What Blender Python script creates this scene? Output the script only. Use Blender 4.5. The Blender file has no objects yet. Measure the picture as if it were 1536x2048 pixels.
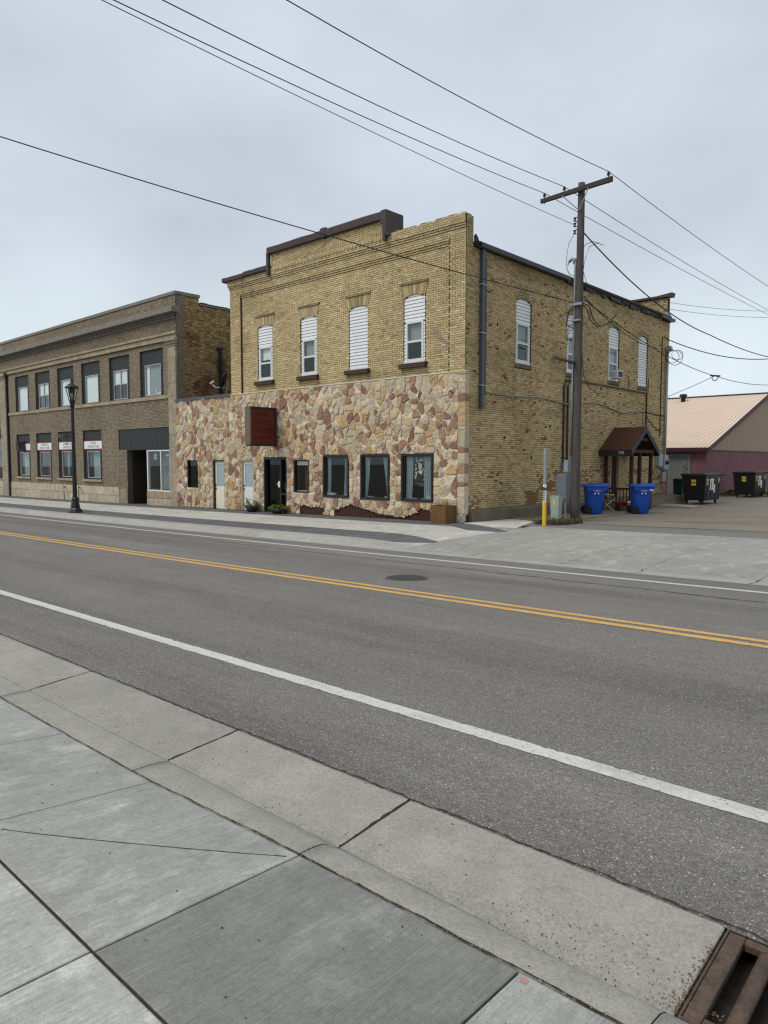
import bpy, math, random
import numpy as np
from mathutils import Vector
random.seed(7)
RNG = np.random.default_rng(11)
scene = bpy.context.scene
C = scene.collection

# ------------------------------------------------------------------ camera
cam_d = bpy.data.cameras.new('camera')
cam = bpy.data.objects.new('camera', cam_d); C.objects.link(cam)
cam_d.sensor_fit = 'VERTICAL'; cam_d.sensor_height = 36.0; cam_d.sensor_width = 27.0
cam_d.lens = 1423.4 / 2048 * 36.0
cam_d.clip_start = 0.05; cam_d.clip_end = 2000
EYE = 1.85
cam.location = (0, 0, EYE)
cam.rotation_mode = 'XYZ'
cam.rotation_euler = (math.radians(90 - 4.16), math.radians(-0.04), math.radians(42.64))
scene.camera = cam

# ------------------------------------------------------------------ world, sun, exposure
SUN_EL, SUN_AZ = math.radians(52), math.radians(203)      # azimuth measured from +Y clockwise, the light comes from behind-left of the camera
w = bpy.data.worlds.new('World'); scene.world = w; w.use_nodes = True
nt = w.node_tree; nt.nodes.clear()
def N(t, **k):
    n = nt.nodes.new(t)
    for a, b in k.items(): setattr(n, a, b)
    return n
out = N('ShaderNodeOutputWorld'); bg = N('ShaderNodeBackground'); bg.inputs['Strength'].default_value = 0.1
sky = N('ShaderNodeTexSky'); sky.sky_type = 'NISHITA'; sky.sun_disc = False
sky.sun_elevation = SUN_EL; sky.sun_rotation = SUN_AZ; sky.dust_density = 4; sky.air_density = 1.0
geo = N('ShaderNodeTexCoord')
sep = N('ShaderNodeSeparateXYZ'); nt.links.new(geo.outputs['Generated'], sep.inputs[0])
ramp = N('ShaderNodeValToRGB'); nt.links.new(sep.outputs['Z'], ramp.inputs[0])
cr = ramp.color_ramp
cr.elements[0].position = 0.0; cr.elements[0].color = (.615, .70, .755, 1)
cr.elements[1].position = 1.0; cr.elements[1].color = (.59, .645, .715, 1)
for pos, col in ((.16, (.66, .74, .79, 1)), (.30, (.54, .595, .675, 1)), (.48, (.555, .62, .69, 1))):
    e = cr.elements.new(pos); e.color = col
mp = N('ShaderNodeMapping'); mp.inputs['Scale'].default_value = (1.0, 1.0, 2.2); nt.links.new(geo.outputs['Generated'], mp.inputs[0])
no = N('ShaderNodeTexNoise'); no.inputs['Scale'].default_value = 2.6; no.inputs['Detail'].default_value = 5; no.inputs['Roughness'].default_value = .48
nt.links.new(mp.outputs[0], no.inputs['Vector'])
mr = N('ShaderNodeMapRange'); mr.inputs[1].default_value = .3; mr.inputs[2].default_value = .7; mr.inputs[3].default_value = 8.7; mr.inputs[4].default_value = 11.3
nt.links.new(no.outputs['Fac'], mr.inputs[0])
mul = N('ShaderNodeVectorMath', operation='SCALE'); nt.links.new(ramp.outputs[0], mul.inputs[0]); nt.links.new(mr.outputs[0], mul.inputs['Scale'])
mx = N('ShaderNodeMix', data_type='RGBA'); mx.inputs[0].default_value = .93
nt.links.new(sky.outputs[0], mx.inputs[6]); nt.links.new(mul.outputs[0], mx.inputs[7])
nt.links.new(mx.outputs[2], bg.inputs['Color']); nt.links.new(bg.outputs[0], out.inputs[0])

sd = bpy.data.lights.new('sun', 'SUN'); sd.energy = 1.5; sd.angle = math.radians(28); sd.color = (1, .955, .885)
so = bpy.data.objects.new('sun', sd); C.objects.link(so)
sv = Vector((math.sin(SUN_AZ) * math.cos(SUN_EL), math.cos(SUN_AZ) * math.cos(SUN_EL), math.sin(SUN_EL)))
so.rotation_euler = sv.to_track_quat('Z', 'Y').to_euler(); so.location = sv * 60

scene.view_settings.view_transform = 'Standard'; scene.view_settings.look = 'None'
scene.view_settings.exposure = 0.18; scene.view_settings.gamma = 1.0
scene.cycles.max_bounces = 8; scene.cycles.diffuse_bounces = 3; scene.cycles.glossy_bounces = 3; scene.cycles.transparent_max_bounces = 12
scene.cycles.caustics_reflective = False; scene.cycles.caustics_refractive = False
scene.cycles.filter_width = 1.3

# ------------------------------------------------------------------ materials
def S(r, g, b):                      # sRGB 0-255 to linear
    f = lambda c: (c / 12.92) if c <= .04045 else ((c + .055) / 1.055) ** 2.4
    return (f(r / 255), f(g / 255), f(b / 255))
MATS = {}
def mat(name, col=(.5, .5, .5), rough=.8, noise=(), bump=None, attr=False, metal=0.0, spec=.4, spots=None, patches=()):
    """noise: (scale, amount, stretch xyz); spots: (scale, radius, colour, chance); bump: (scale, strength)"""
    m = bpy.data.materials.new(name); m.use_nodes = True; t = m.node_tree; t.nodes.clear()
    def n(ty, **k):
        x = t.nodes.new(ty)
        for a, b in k.items(): setattr(x, a, b)
        return x
    L = t.links.new
    o = n('ShaderNodeOutputMaterial'); p = n('ShaderNodeBsdfPrincipled'); L(p.outputs[0], o.inputs[0])
    p.inputs['Roughness'].default_value = rough; p.inputs['Metallic'].default_value = metal
    p.inputs['Specular IOR Level'].default_value = spec
    tc = n('ShaderNodeTexCoord')
    if attr:
        a = n('ShaderNodeAttribute', attribute_name='Col'); cur = a.outputs['Color']
    else:
        r = n('ShaderNodeRGB'); r.outputs[0].default_value = (*col, 1); cur = r.outputs[0]
    for i, (sc, amt, st) in enumerate(noise):
        mpn = n('ShaderNodeMapping'); mpn.inputs['Scale'].default_value = st; mpn.inputs['Location'].default_value = (i * 3.1, i * 1.7, i * .6)
        L(tc.outputs['Object'], mpn.inputs[0])
        q = n('ShaderNodeTexNoise'); q.inputs['Scale'].default_value = sc; q.inputs['Detail'].default_value = 4; q.inputs['Roughness'].default_value = .6
        L(mpn.outputs[0], q.inputs['Vector'])
        k = n('ShaderNodeMapRange'); k.inputs[1].default_value = .28; k.inputs[2].default_value = .72
        k.inputs[3].default_value = 1 - amt; k.inputs[4].default_value = 1 + amt
        L(q.outputs['Fac'], k.inputs[0])
        v = n('ShaderNodeVectorMath', operation='SCALE'); L(cur, v.inputs[0]); L(k.outputs[0], v.inputs['Scale']); cur = v.outputs[0]
    for i, (sc, lo, hi, fac, st) in enumerate(patches):            # worn or stained areas with a soft edge
        mpn = n('ShaderNodeMapping'); mpn.inputs['Scale'].default_value = st; mpn.inputs['Location'].default_value = (7.3 + i * 5, 2.1 - i * 3, 0); L(tc.outputs['Object'], mpn.inputs[0])
        q = n('ShaderNodeTexNoise'); q.inputs['Scale'].default_value = sc; q.inputs['Detail'].default_value = 9; q.inputs['Roughness'].default_value = .72; L(mpn.outputs[0], q.inputs['Vector'])
        k = n('ShaderNodeMapRange'); k.inputs[1].default_value = lo; k.inputs[2].default_value = hi; k.inputs[3].default_value = 1; k.inputs[4].default_value = fac; L(q.outputs['Fac'], k.inputs[0])
        v = n('ShaderNodeVectorMath', operation='SCALE'); L(cur, v.inputs[0]); L(k.outputs[0], v.inputs['Scale']); cur = v.outputs[0]
    for sp in (spots or ()):
        sc, rad, scol, chance = sp
        vo = n('ShaderNodeTexVoronoi'); vo.inputs['Scale'].default_value = sc; L(tc.outputs['Object'], vo.inputs['Vector'])
        lt = n('ShaderNodeMapRange'); lt.inputs[1].default_value = rad; lt.inputs[2].default_value = rad * .6; L(vo.outputs['Distance'], lt.inputs[0])
        sx = n('ShaderNodeSeparateColor'); L(vo.outputs['Color'], sx.inputs[0])
        gt = n('ShaderNodeMath', operation='LESS_THAN'); gt.inputs[1].default_value = chance; L(sx.outputs[0], gt.inputs[0])
        mm = n('ShaderNodeMath', operation='MULTIPLY'); L(lt.outputs[0], mm.inputs[0]); L(gt.outputs[0], mm.inputs[1])
        mc = n('ShaderNodeMix', data_type='RGBA'); L(mm.outputs[0], mc.inputs[0]); L(cur, mc.inputs[6]); mc.inputs[7].default_value = (*scol, 1); cur = mc.outputs[2]
    L(cur, p.inputs['Base Color'])
    if bump:
        q = n('ShaderNodeTexNoise'); q.inputs['Scale'].default_value = bump[0]; q.inputs['Detail'].default_value = 5; L(tc.outputs['Object'], q.inputs['Vector'])
        b = n('ShaderNodeBump'); b.inputs['Strength'].default_value = bump[1]; b.inputs['Distance'].default_value = .01 if len(bump) < 3 else bump[2]
        L(q.outputs['Fac'], b.inputs['Height']); L(b.outputs[0], p.inputs['Normal'])
    MATS[name] = m; return m
def glass(name, tint=.9, f0=.035):
    m = bpy.data.materials.new(name); m.use_nodes = True; t = m.node_tree; t.nodes.clear(); L = t.links.new
    o = t.nodes.new('ShaderNodeOutputMaterial'); mixn = t.nodes.new('ShaderNodeMixShader'); tr = t.nodes.new('ShaderNodeBsdfTransparent'); gl = t.nodes.new('ShaderNodeBsdfGlossy'); lw = t.nodes.new('ShaderNodeLayerWeight')
    lw.inputs[0].default_value = .5; pw = t.nodes.new('ShaderNodeMath'); pw.operation = 'POWER'; pw.inputs[1].default_value = 5; L(lw.outputs['Facing'], pw.inputs[0])
    mr_ = t.nodes.new('ShaderNodeMapRange'); mr_.inputs[3].default_value = f0; mr_.inputs[4].default_value = 1; L(pw.outputs[0], mr_.inputs[0])
    tr.inputs[0].default_value = (tint * .97, tint, tint * .99, 1); gl.inputs['Roughness'].default_value = .0; gl.inputs[0].default_value = (.92, .95, .97, 1)
    L(mr_.outputs[0], mixn.inputs[0]); L(tr.outputs[0], mixn.inputs[1]); L(gl.outputs[0], mixn.inputs[2]); L(mixn.outputs[0], o.inputs[0])
    MATS[name] = m; return m

one = (1, 1, 1)
mat('brick', attr=True, rough=.9, noise=((14, .16, one), (90, .12, one), (.5, .10, (1, 1, .5))), bump=(120, .35), spec=.2)
mat('mortar_buff', S(74, 64, 46), .95, ((6, .25, one), (60, .2, one)), bump=(100, .3), spec=.1)
mat('mortar_grey', S(98, 90, 78), .95, ((6, .2, one),), spec=.1)
mat('stone', attr=True, rough=.88, noise=((9, .22, one), (40, .18, one), (3, .10, (1, 1, 3))), bump=(26, 1.0, .035), spec=.2)
mat('stone_mortar', S(220, 208, 182), .95, ((12, .15, one), (70, .12, one)), bump=(60, .5), spec=.1)
mat('maroon_render', S(74, 52, 45), .95, ((7, .3, one), (40, .2, one)), bump=(40, .6), spec=.1)
mat('limestone', S(160, 147, 124), .9, ((2.5, .22, one), (30, .12, one), (1.2, .15, (1, 1, .25))), bump=(60, .2), spec=.2)
mat('base_stone', attr=True, rough=.9, noise=((3, .25, one), (25, .15, one)), bump=(50, .25), spec=.2)
mat('cornice', S(132, 126, 118), .85, ((3, .25, (3, 1, 1)), (30, .12, one)), spec=.2)
mat('capmetal', S(70, 56, 54), .55, ((4, .25, one),), spec=.4)
mat('brown_stone', S(74, 56, 46), .9, ((12, .25, one),), bump=(60, .3))
mat('vinyl', S(226, 228, 228), .5, ((5, .05, one),), spec=.4)
mat('white_paint', S(218, 220, 219), .5, ((6, .06, one),), spec=.4)
mat('cream_paint', S(226, 219, 200), .5, ((6, .06, one),), spec=.4)
mat('door_blind', S(188, 196, 204), .6, ((30, .05, (1, 1, 4)),))
mat('tan_paint', S(190, 172, 140), .6, ((6, .1, one),))
mat('charcoal', S(50, 54, 54), .6, ((3, .12, one),), spec=.3)
mat('charcoal_plum', S(52, 46, 48), .6, ((3, .12, one),), spec=.3)
mat('black_trim', S(38, 36, 35), .55, ((8, .15, one),), spec=.4)
mat('bronze_frame', S(52, 47, 42), .5, ((8, .15, one),), spec=.5)
mat('alu', S(176, 176, 176), .4, ((8, .08, one),), metal=.3)
mat('grey_metal', S(120, 126, 132), .45, ((5, .12, one),), metal=.4)
mat('galv', S(150, 156, 160), .5, ((7, .12, one),), metal=.3)
mat('slate_metal', S(82, 87, 93), .45, ((5, .12, one),), metal=.3)
mat('gutter_metal', S(66, 68, 72), .45, ((5, .12, one),), metal=.2)
mat('rust_crumb', S(110, 80, 56), .95, ((60, .4, one),))
mat('dark_roof', S(48, 44, 43), .7, ((6, .2, one),))
mat('interior', S(46, 42, 40), .95)
mat('interior_warm', S(120, 84, 48), .9, ((5, .2, one),))
mat('curtain', S(148, 160, 163), .9, ((25, .14, (3, 3, .2)),), spec=.1)
mat('blind', S(246, 246, 248), .8, ((12, .05, (.3, 1, 1)),))
mat('blind_grey', S(150, 152, 156), .8)
glass('glass', .97); glass('glass_dark', .60)
mat('sign_red', S(92, 20, 19), .35, ((3, .2, one),), spec=.5)
mat('sign_letter', S(52, 12, 12), .5)
mat('sign_white', S(232, 232, 228), .5)
mat('ink', S(52, 52, 54), .6)
mat('red_paint', S(140, 50, 44), .5)
mat('sign_side', S(112, 98, 84), .6, ((6, .12, one),))
mat('asphalt', S(114, 111, 105), .92, patches=((1.0, .49, .62, .80, (.04, .75, 1)), (.8, .51, .64, 1.18, (.05, .9, 1)), (3.0, .58, .70, .84, (.3, 1, 1)), (7, .60, .72, 1.17, (.6, 1, 1)), (11, .64, .70, .72, (.8, 1, 1))), noise=((.30, .10, (.35, 1.6, 1)), (2.2, .08, (.4, 1, 1)), (22, .14, one), (60, .34, one), (150, .36, one)), bump=(170, .55, .006), spec=.25,
    spots=((34, .22, S(196, 190, 180), .12), (70, .34, S(176, 172, 164), .22), (80, .36, S(72, 70, 68), .3), (120, .36, S(166, 162, 155), .24)))
mat('alley_asphalt', S(132, 124, 111), .95, ((.6, .10, one), (6, .10, one), (40, .2, one), (120, .2, one)), bump=(90, .8, .01), spec=.15,
    spots=((22, .3, S(168, 160, 146), .14), (50, .3, S(92, 86, 78), .2)))
mat('alley_smooth', S(120, 117, 112), .95, ((.8, .08, one), (40, .15, one)), bump=(90, .5, .006), spec=.15)
mat('concrete', attr=True, rough=.92, patches=((1.7, .53, .66, 1.36, (1.6, .9, 1)), (1.1, .54, .66, .78, (1, 1, 1)), (14, .60, .72, 1.25, (1, 1, 1)), (9, .60, .74, .80, (1, 1, 1))), noise=((.9, .08, one), (5, .09, one), (34, .11, one), (140, .18, one), (7, .11, (12, .6, 1)), (16, .15, (14, .45, 1))), bump=(220, .25, .004), spec=.2,
    spots=((26, .09, S(70, 66, 60), .12), (60, .12, S(96, 92, 86), .10), (48, .10, S(176, 174, 168), .10)))
mat('concrete_rough', attr=True, rough=.93, patches=((1.4, .55, .68, 1.16, (1, 1, 1)), (1.6, .56, .70, .84, (.6, 1.2, 1)), (18, .60, .72, .84, (1, 1, 1))), noise=((1.3, .09, one), (7, .09, one), (50, .15, one), (130, .20, one)), bump=(150, .5, .006), spec=.2,
    spots=((70, .22, S(96, 92, 86), .18), (90, .2, S(178, 174, 160), .12)))
mat('joint', S(58, 54, 48), 1, ((20, .4, one),), spec=.05)
mat('old_concrete', S(112, 102, 88), .95, ((1.6, .22, (1, 1, 1)), (14, .16, one), (60, .12, one)), bump=(40, .5), spec=.1)
mat('paint_white', S(198, 197, 189), .8, ((30, .10, one), (120, .14, one)), spec=.2, patches=((5, .52, .68, .80, (.25, 1, 1)), (26, .57, .66, .66, one)), spots=((60, .34, S(132, 129, 122), .2), (24, .22, S(126, 123, 117), .2)))
mat('paint_yellow', S(206, 162, 98), .8, ((8, .10, one), (90, .15, one)), spec=.2, patches=((5, .52, .68, .84, (.25, 1, 1)), (26, .57, .66, .76, one)), spots=((60, .34, S(128, 116, 96), .2), (24, .22, S(122, 112, 96), .2)))
mat('silt', S(152, 145, 128), .95, ((20, .12, one), (90, .2, one)))
mat('iron', S(84, 82, 79), .7, ((20, .25, one),), metal=.2)
mat('rust', S(112, 84, 62), .8, ((9, .35, one), (50, .25, one)), bump=(70, .5), metal=.1)
mat('rust_grate', S(90, 74, 62), .6, ((5, .3, (1, .4, 1)), (14, .3, one), (60, .25, one)), bump=(70, .4), metal=.35)
mat('pit', S(22, 20, 19), 1)
mat('corten', S(106, 76, 44), .85, ((5, .22, (1, 1, .4)), (40, .2, one)), bump=(60, .3))
mat('black_iron', S(15, 15, 17), .4, ((10, .2, one),), spec=.5)
mat('frosted', S(150, 152, 150), .5)
mat('pole_wood', S(88, 83, 80), .95, ((10, .25, (3, 3, .12)), (60, .2, (2, 2, .1)), (1, .14, one)), bump=(50, .6), spec=.1)
mat('arm_wood', S(76, 70, 64), .95, ((12, .25, (.2, 3, 3)),), spec=.1)
mat('insulator', S(46, 36, 32), .3, spec=.6)
mat('wire', S(34, 34, 36), .7)
mat('wire_grey', S(122, 120, 114), .7)
mat('conduit', S(150, 144, 126), .6, ((6, .15, one),))
mat('bin_blue', S(18, 72, 162), .42, ((4, .06, one), (60, .05, one)), spec=.4)
mat('rubber', S(24, 24, 25), .8)
mat('dumpster', S(19, 20, 21), .5, ((3, .25, one), (20, .15, one)), spec=.35)
mat('dumpster_lid', S(32, 33, 36), .6)
mat('sticker_yellow', S(206, 170, 70), .5)
mat('sticker_white', S(226, 226, 222), .5)
mat('yellow_plastic', S(226, 184, 40), .5)
mat('pedestal', S(150, 166, 158), .55, ((6, .08, one),))
mat('green_plastic', S(18, 58, 42), .5)
mat('brown_wood', S(64, 44, 38), .8, ((12, .25, (1, 1, .2)),), spec=.2)
mat('brown_shingle', S(84, 56, 46), .9, ((14, .2, one), (60, .2, one)), bump=(60, .4), spec=.1)
mat('shed_wall', S(132, 96, 102), .9, ((1.5, .12, (1, 1, .5)), (20, .1, one)), bump=(40, .3), spec=.1)
mat('shed_roof', S(217, 195, 174), .55, ((1, .05, one), (8, .04, one)), spec=.3)
mat('shed_siding', S(164, 146, 128), .8, ((4, .06, (3, 3, .3)),))
mat('shed_trim', S(74, 42, 44), .6)
mat('door_grey', S(124, 126, 124), .7, ((3, .12, one),))
mat('leaf', attr=True, rough=.6, spec=.3)
mat('soil', S(66, 58, 46), 1, ((8, .3, one), (50, .3, one)), bump=(40, 1, .02))
mat('grass_ground', S(112, 108, 98), 1, ((.3, .2, one), (4, .2, one)))
mat('plastic_white', S(222, 220, 214), .5)
mat('tan_plastic', S(176, 160, 128), .6)
mat('poster_pale', S(226, 230, 220), .7)
mat('skin_print', S(214, 188, 172), .7)
mat('dark_print', S(34, 34, 40), .7)
mat('green_print', S(70, 110, 100), .6)
mat('red_wagon', S(110, 30, 30), .5)
mat('pebble', S(120, 112, 100), .9, ((40, .5, one),))
mat('pebble_dark', S(52, 46, 42), .9)
mat('pink_mark', S(176, 130, 124), .9, ((60, .1, one),))

# ------------------------------------------------------------------ mesh helpers
ORG = {}
class MB:
    def __init__(s): s.v = []; s.f = []; s.c = []
    def add(s, vs, fs, col=None):
        b = len(s.v); s.v.extend(vs); s.f.extend([tuple(i + b for i in f) for f in fs]); s.c.extend([col or (1, 1, 1)] * len(vs)); return s
    def box(s, x0, x1, y0, y1, z0, z1, col=None):
        return s.add([(x0, y0, z0), (x1, y0, z0), (x1, y1, z0), (x0, y1, z0), (x0, y0, z1), (x1, y0, z1), (x1, y1, z1), (x0, y1, z1)],
                     [(0, 3, 2, 1), (4, 5, 6, 7), (0, 1, 5, 4), (1, 2, 6, 5), (2, 3, 7, 6), (3, 0, 4, 7)], col)
    def hexa(s, p, col=None):           # 8 points, bottom 4 then top 4
        return s.add([tuple(q) for q in p], [(0, 3, 2, 1), (4, 5, 6, 7), (0, 1, 5, 4), (1, 2, 6, 5), (2, 3, 7, 6), (3, 0, 4, 7)], col)
    def prism(s, poly, fn, a, b, col=None):   # poly: (u,v) list, fn(u,v,t)->xyz extruded from t=a to t=b
        n = len(poly)
        return s.add([fn(u, v, a) for u, v in poly] + [fn(u, v, b) for u, v in poly],
                     [tuple(range(n))[::-1], tuple(range(n, 2 * n))] + [(i, (i + 1) % n, n + (i + 1) % n, n + i) for i in range(n)], col)
    def tube(s, pts, r, n=8, col=None, cap=True):
        pts = [Vector(p) for p in pts]; rs = r if isinstance(r, (list, tuple)) else [r] * len(pts)
        rings = []; up = Vector((0.13, .27, .95))
        for i, p in enumerate(pts):
            d = (pts[min(i + 1, len(pts) - 1)] - pts[max(i - 1, 0)]).normalized()
            x = d.cross(up if abs(d.dot(up)) < .97 else Vector((1, 0, 0))).normalized(); y = d.cross(x)
            rings.append([tuple(p + (x * math.cos(2 * math.pi * k / n) + y * math.sin(2 * math.pi * k / n)) * rs[i]) for k in range(n)])
        vs = [v for q in rings for v in q]; fs = []
        for i in range(len(pts) - 1):
            for k in range(n): fs.append((i * n + k, i * n + (k + 1) % n, (i + 1) * n + (k + 1) % n, (i + 1) * n + k))
        if cap: fs += [tuple(range(n))[::-1], tuple(range((len(pts) - 1) * n, len(pts) * n))]
        return s.add(vs, fs, col)
    def lathe(s, prof, c=(0, 0, 0), n=16, col=None, sy=1.0):
        vs = []; fs = []
        for r, z in prof:
            for k in range(n):
                a = 2 * math.pi * (k + .5) / n; vs.append((c[0] + r * math.cos(a), c[1] + r * sy * math.sin(a), c[2] + z))
        for i in range(len(prof) - 1):
            for k in range(n): fs.append((i * n + k, i * n + (k + 1) % n, (i + 1) * n + (k + 1) % n, (i + 1) * n + k))
        fs += [tuple(range(n))[::-1], tuple(range((len(prof) - 1) * n, len(prof) * n))]
        return s.add(vs, fs, col)
    def build(s, name, m, parent=None, smooth=False, bevel=0, kind=None):
        me = bpy.data.meshes.new(name)
        o_ = ORG.get(parent.name, (0, 0, 0)) if parent else (0, 0, 0)
        vs = [(v[0] - o_[0], v[1] - o_[1], v[2] - o_[2]) for v in s.v]
        me.from_pydata(vs, [], s.f); me.materials.append(MATS[m])
        ca = me.attributes.new('Col', 'FLOAT_COLOR', 'POINT')
        ca.data.foreach_set('color', np.hstack([np.array(s.c, float), np.ones((len(s.c), 1))]).ravel())
        if smooth:
            me.polygons.foreach_set('use_smooth', [True] * len(me.polygons))
        me.update()
        o = bpy.data.objects.new(name, me); C.objects.link(o)
        if parent: o.parent = parent; ORG[o.name] = o_
        if bevel:
            bm = o.modifiers.new('bevel', 'BEVEL'); bm.width = bevel; bm.segments = 2; bm.limit_method = 'ANGLE'; bm.angle_limit = .6
        if kind: o['kind'] = kind
        return o
def tag(o, label, cat, group=None):
    o['label'] = label; o['category'] = cat
    if group: o['group'] = group
    return o
def thing(name, label, cat, loc, rot=0, local=False, group=None):
    o = bpy.data.objects.new(name, None); C.objects.link(o); o.location = loc; o.rotation_euler = (0, 0, rot); o.empty_display_size = .2
    ORG[o.name] = (0, 0, 0) if local else tuple(loc)
    return tag(o, label, cat, group)
def struct(o): o['kind'] = 'structure'; return o
def inst(o, parent, off, name=None):            # copy sharing mesh data
    c = o.copy(); c.name = name or o.name.split('.')[0]; C.objects.link(c); c.parent = parent; c.location = o.location + Vector(off); ORG[c.name] = ORG.get(o.name, (0, 0, 0)); return c
def copy_tree(o, parent=None):
    c = o.copy(); c.name = o.name.split('.')[0]; C.objects.link(c); c.parent = parent
    for ch in list(o.children): copy_tree(ch, c)
    return c
def jit(c, a=.08, h=.03):
    k = 1 + random.uniform(-a, a); return tuple(max(.005, v * k * (1 + random.uniform(-h, h))) for v in c)
def lerp(a, b, t): return a + (b - a) * t
def text_mesh(name, body, size, m, parent, origin, U, Vv, Nn, extrude=.004, align='CENTER', sx=1.0):
    """text lying in the plane of U (reading direction) and Vv (up), raised along Nn"""
    cu = bpy.data.curves.new(name, 'FONT'); cu.body = body; cu.size = size; cu.extrude = extrude; cu.align_x = align; cu.align_y = 'CENTER'; cu.resolution_u = 2
    t = bpy.data.objects.new('t', cu); C.objects.link(t)
    me0 = bpy.data.meshes.new_from_object(t.evaluated_get(bpy.context.evaluated_depsgraph_get()))
    o_, U, Vv, Nn = Vector(origin), Vector(U), Vector(Vv), Vector(Nn)
    mb = MB(); mb.add([tuple(o_ + U * (v.co.x * sx) + Vv * v.co.y + Nn * v.co.z) for v in me0.vertices], [tuple(p.vertices) for p in me0.polygons])
    bpy.data.objects.remove(t); bpy.data.curves.remove(cu); bpy.data.meshes.remove(me0)
    return mb.build(name, m, parent)
def kmul(c, k): return tuple(v * k for v in c)
def interp(x, xs, ys): return float(np.interp(x, xs, ys))
# ================================================================== GROUND
def smooth(a, b, x):
    t = min(1, max(0, (x - a) / (b - a))); return t * t * (3 - 2 * t)
def gx(x):
    x = max(-90., min(40., x)); return .018 * x + .0001 * x * x
def kerb_edge(x): return interp(x, [-30, -6.5, -3.9, -2.4, 0], [-.045, -.045, -.035, .03, .06])
def cy(x, y):
    if y < 2.37:                                   # near pavement and kerb top
        a = interp(y, [-6, 0, 1.12], [.20, .11, .08])
        if y <= 1.12: return a
        if y <= 2.26: return lerp(.08, kerb_edge(x), (y - 1.12) / 1.14)
        return kerb_edge(x)
    if y < 12.9: return interp(y, [2.37, 2.95, 4, 7.8, 11.5, 12.35, 12.9], [-.05, 0, .01, .03, -.06, -.08, -.13])
    wk = smooth(-13.6, -11.2, x)                   # 1 on the drive apron, 0 on the raised pavement
    p = interp(y, [12.9, 12.901, 13.25, 18.8, 25, 60], [-.13, -.01, 0, .04, -.05, 0])
    q = interp(y, [12.9, 14.6, 18.8, 25, 60], [-.12, -.03, .04, -.05, 0])
    return lerp(p, q, wk)
def G(x, y): return gx(x) + cy(x, y)
def frange(a, b, n): return [a + (b - a) * i / n for i in range(n + 1)]
def sheet(name, xs, ys, dz, m, parent=None, f=None, col=None):
    mb = MB(); nx = len(xs)
    vs = [(x, y, (f or G)(x, y) + dz) for y in ys for x in xs]
    fs = [(j * nx + i, j * nx + i + 1, (j + 1) * nx + i + 1, (j + 1) * nx + i) for j in range(len(ys) - 1) for i in range(nx - 1)]
    mb.add(vs, fs, col); return mb.build(name, m, parent, smooth=True)
def slab(name, x0, x1, y0, y1, m, parent, col, gap=.006, th=.09, dz=0., nx=1, ny=1, f=None):
    """one cast slab with slightly rounded top edges, following the ground"""
    f = f or G; mb = MB(); x0 += gap / 2; x1 -= gap / 2; y0 += gap / 2; y1 -= gap / 2
    b = .006
    xs = [x0, x0 + b] + [lerp(x0, x1, i / nx) for i in range(1, nx)] + [x1 - b, x1]
    ys = [y0, y0 + b] + [lerp(y0, y1, i / ny) for i in range(1, ny)] + [y1 - b, y1]
    n, mY = len(xs), len(ys); vs = []
    for j, y in enumerate(ys):
        for i, x in enumerate(xs):
            e = (i in (0, n - 1)) or (j in (0, mY - 1)); vs.append((x, y, f(x, y) + dz - (.004 if e else 0)))
    fs = [(j * n + i, j * n + i + 1, (j + 1) * n + i + 1, (j + 1) * n + i) for j in range(mY - 1) for i in range(n - 1)]
    ring = [i for i in range(n)] + [j * n + n - 1 for j in range(1, mY)] + [(mY - 1) * n + i for i in range(n - 2, -1, -1)] + [j * n for j in range(mY - 2, 0, -1)]
    k = len(vs); vs += [(vs[i][0], vs[i][1], vs[i][2] - th) for i in ring]
    fs += [(ring[(i + 1) % len(ring)], ring[i], k + i, k + (i + 1) % len(ring)) for i in range(len(ring))]
    mb.add(vs, fs, col); return mb.build(name, m, parent)
def ragged_strip(name, pts, wdt, m, parent=None, dz=.003, step=.03, wob=.006, wmin=.25, kind=None):
    """a thin uneven dark line (open joint, crack) along a polyline of ground points"""
    mb = MB(); L = []
    for (a, b) in zip(pts[:-1], pts[1:]):
        d = math.hypot(b[0] - a[0], b[1] - a[1]); n = max(2, int(d / step))
        for i in range(n): L.append((lerp(a[0], b[0], i / n), lerp(a[1], b[1], i / n)))
    L.append(pts[-1]); vs = []; off = 0
    for i, (x, y) in enumerate(L):
        q = L[min(i + 1, len(L) - 1)]; p = L[max(i - 1, 0)]; dx, dy = q[0] - p[0], q[1] - p[1]; l = math.hypot(dx, dy) or 1
        off = off * .8 + random.uniform(-wob, wob); ww = wdt * random.uniform(wmin, 1) / 2
        for sgn in (-1, 1):
            X, Y = x - dy / l * (off + sgn * ww), y + dx / l * (off + sgn * ww); vs.append((X, Y, G(X, Y) + dz))
    mb.add(vs, [(2 * i, 2 * i + 1, 2 * i + 3, 2 * i + 2) for i in range(len(L) - 1)])
    return mb.build(name, m, parent, kind=kind)

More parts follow.
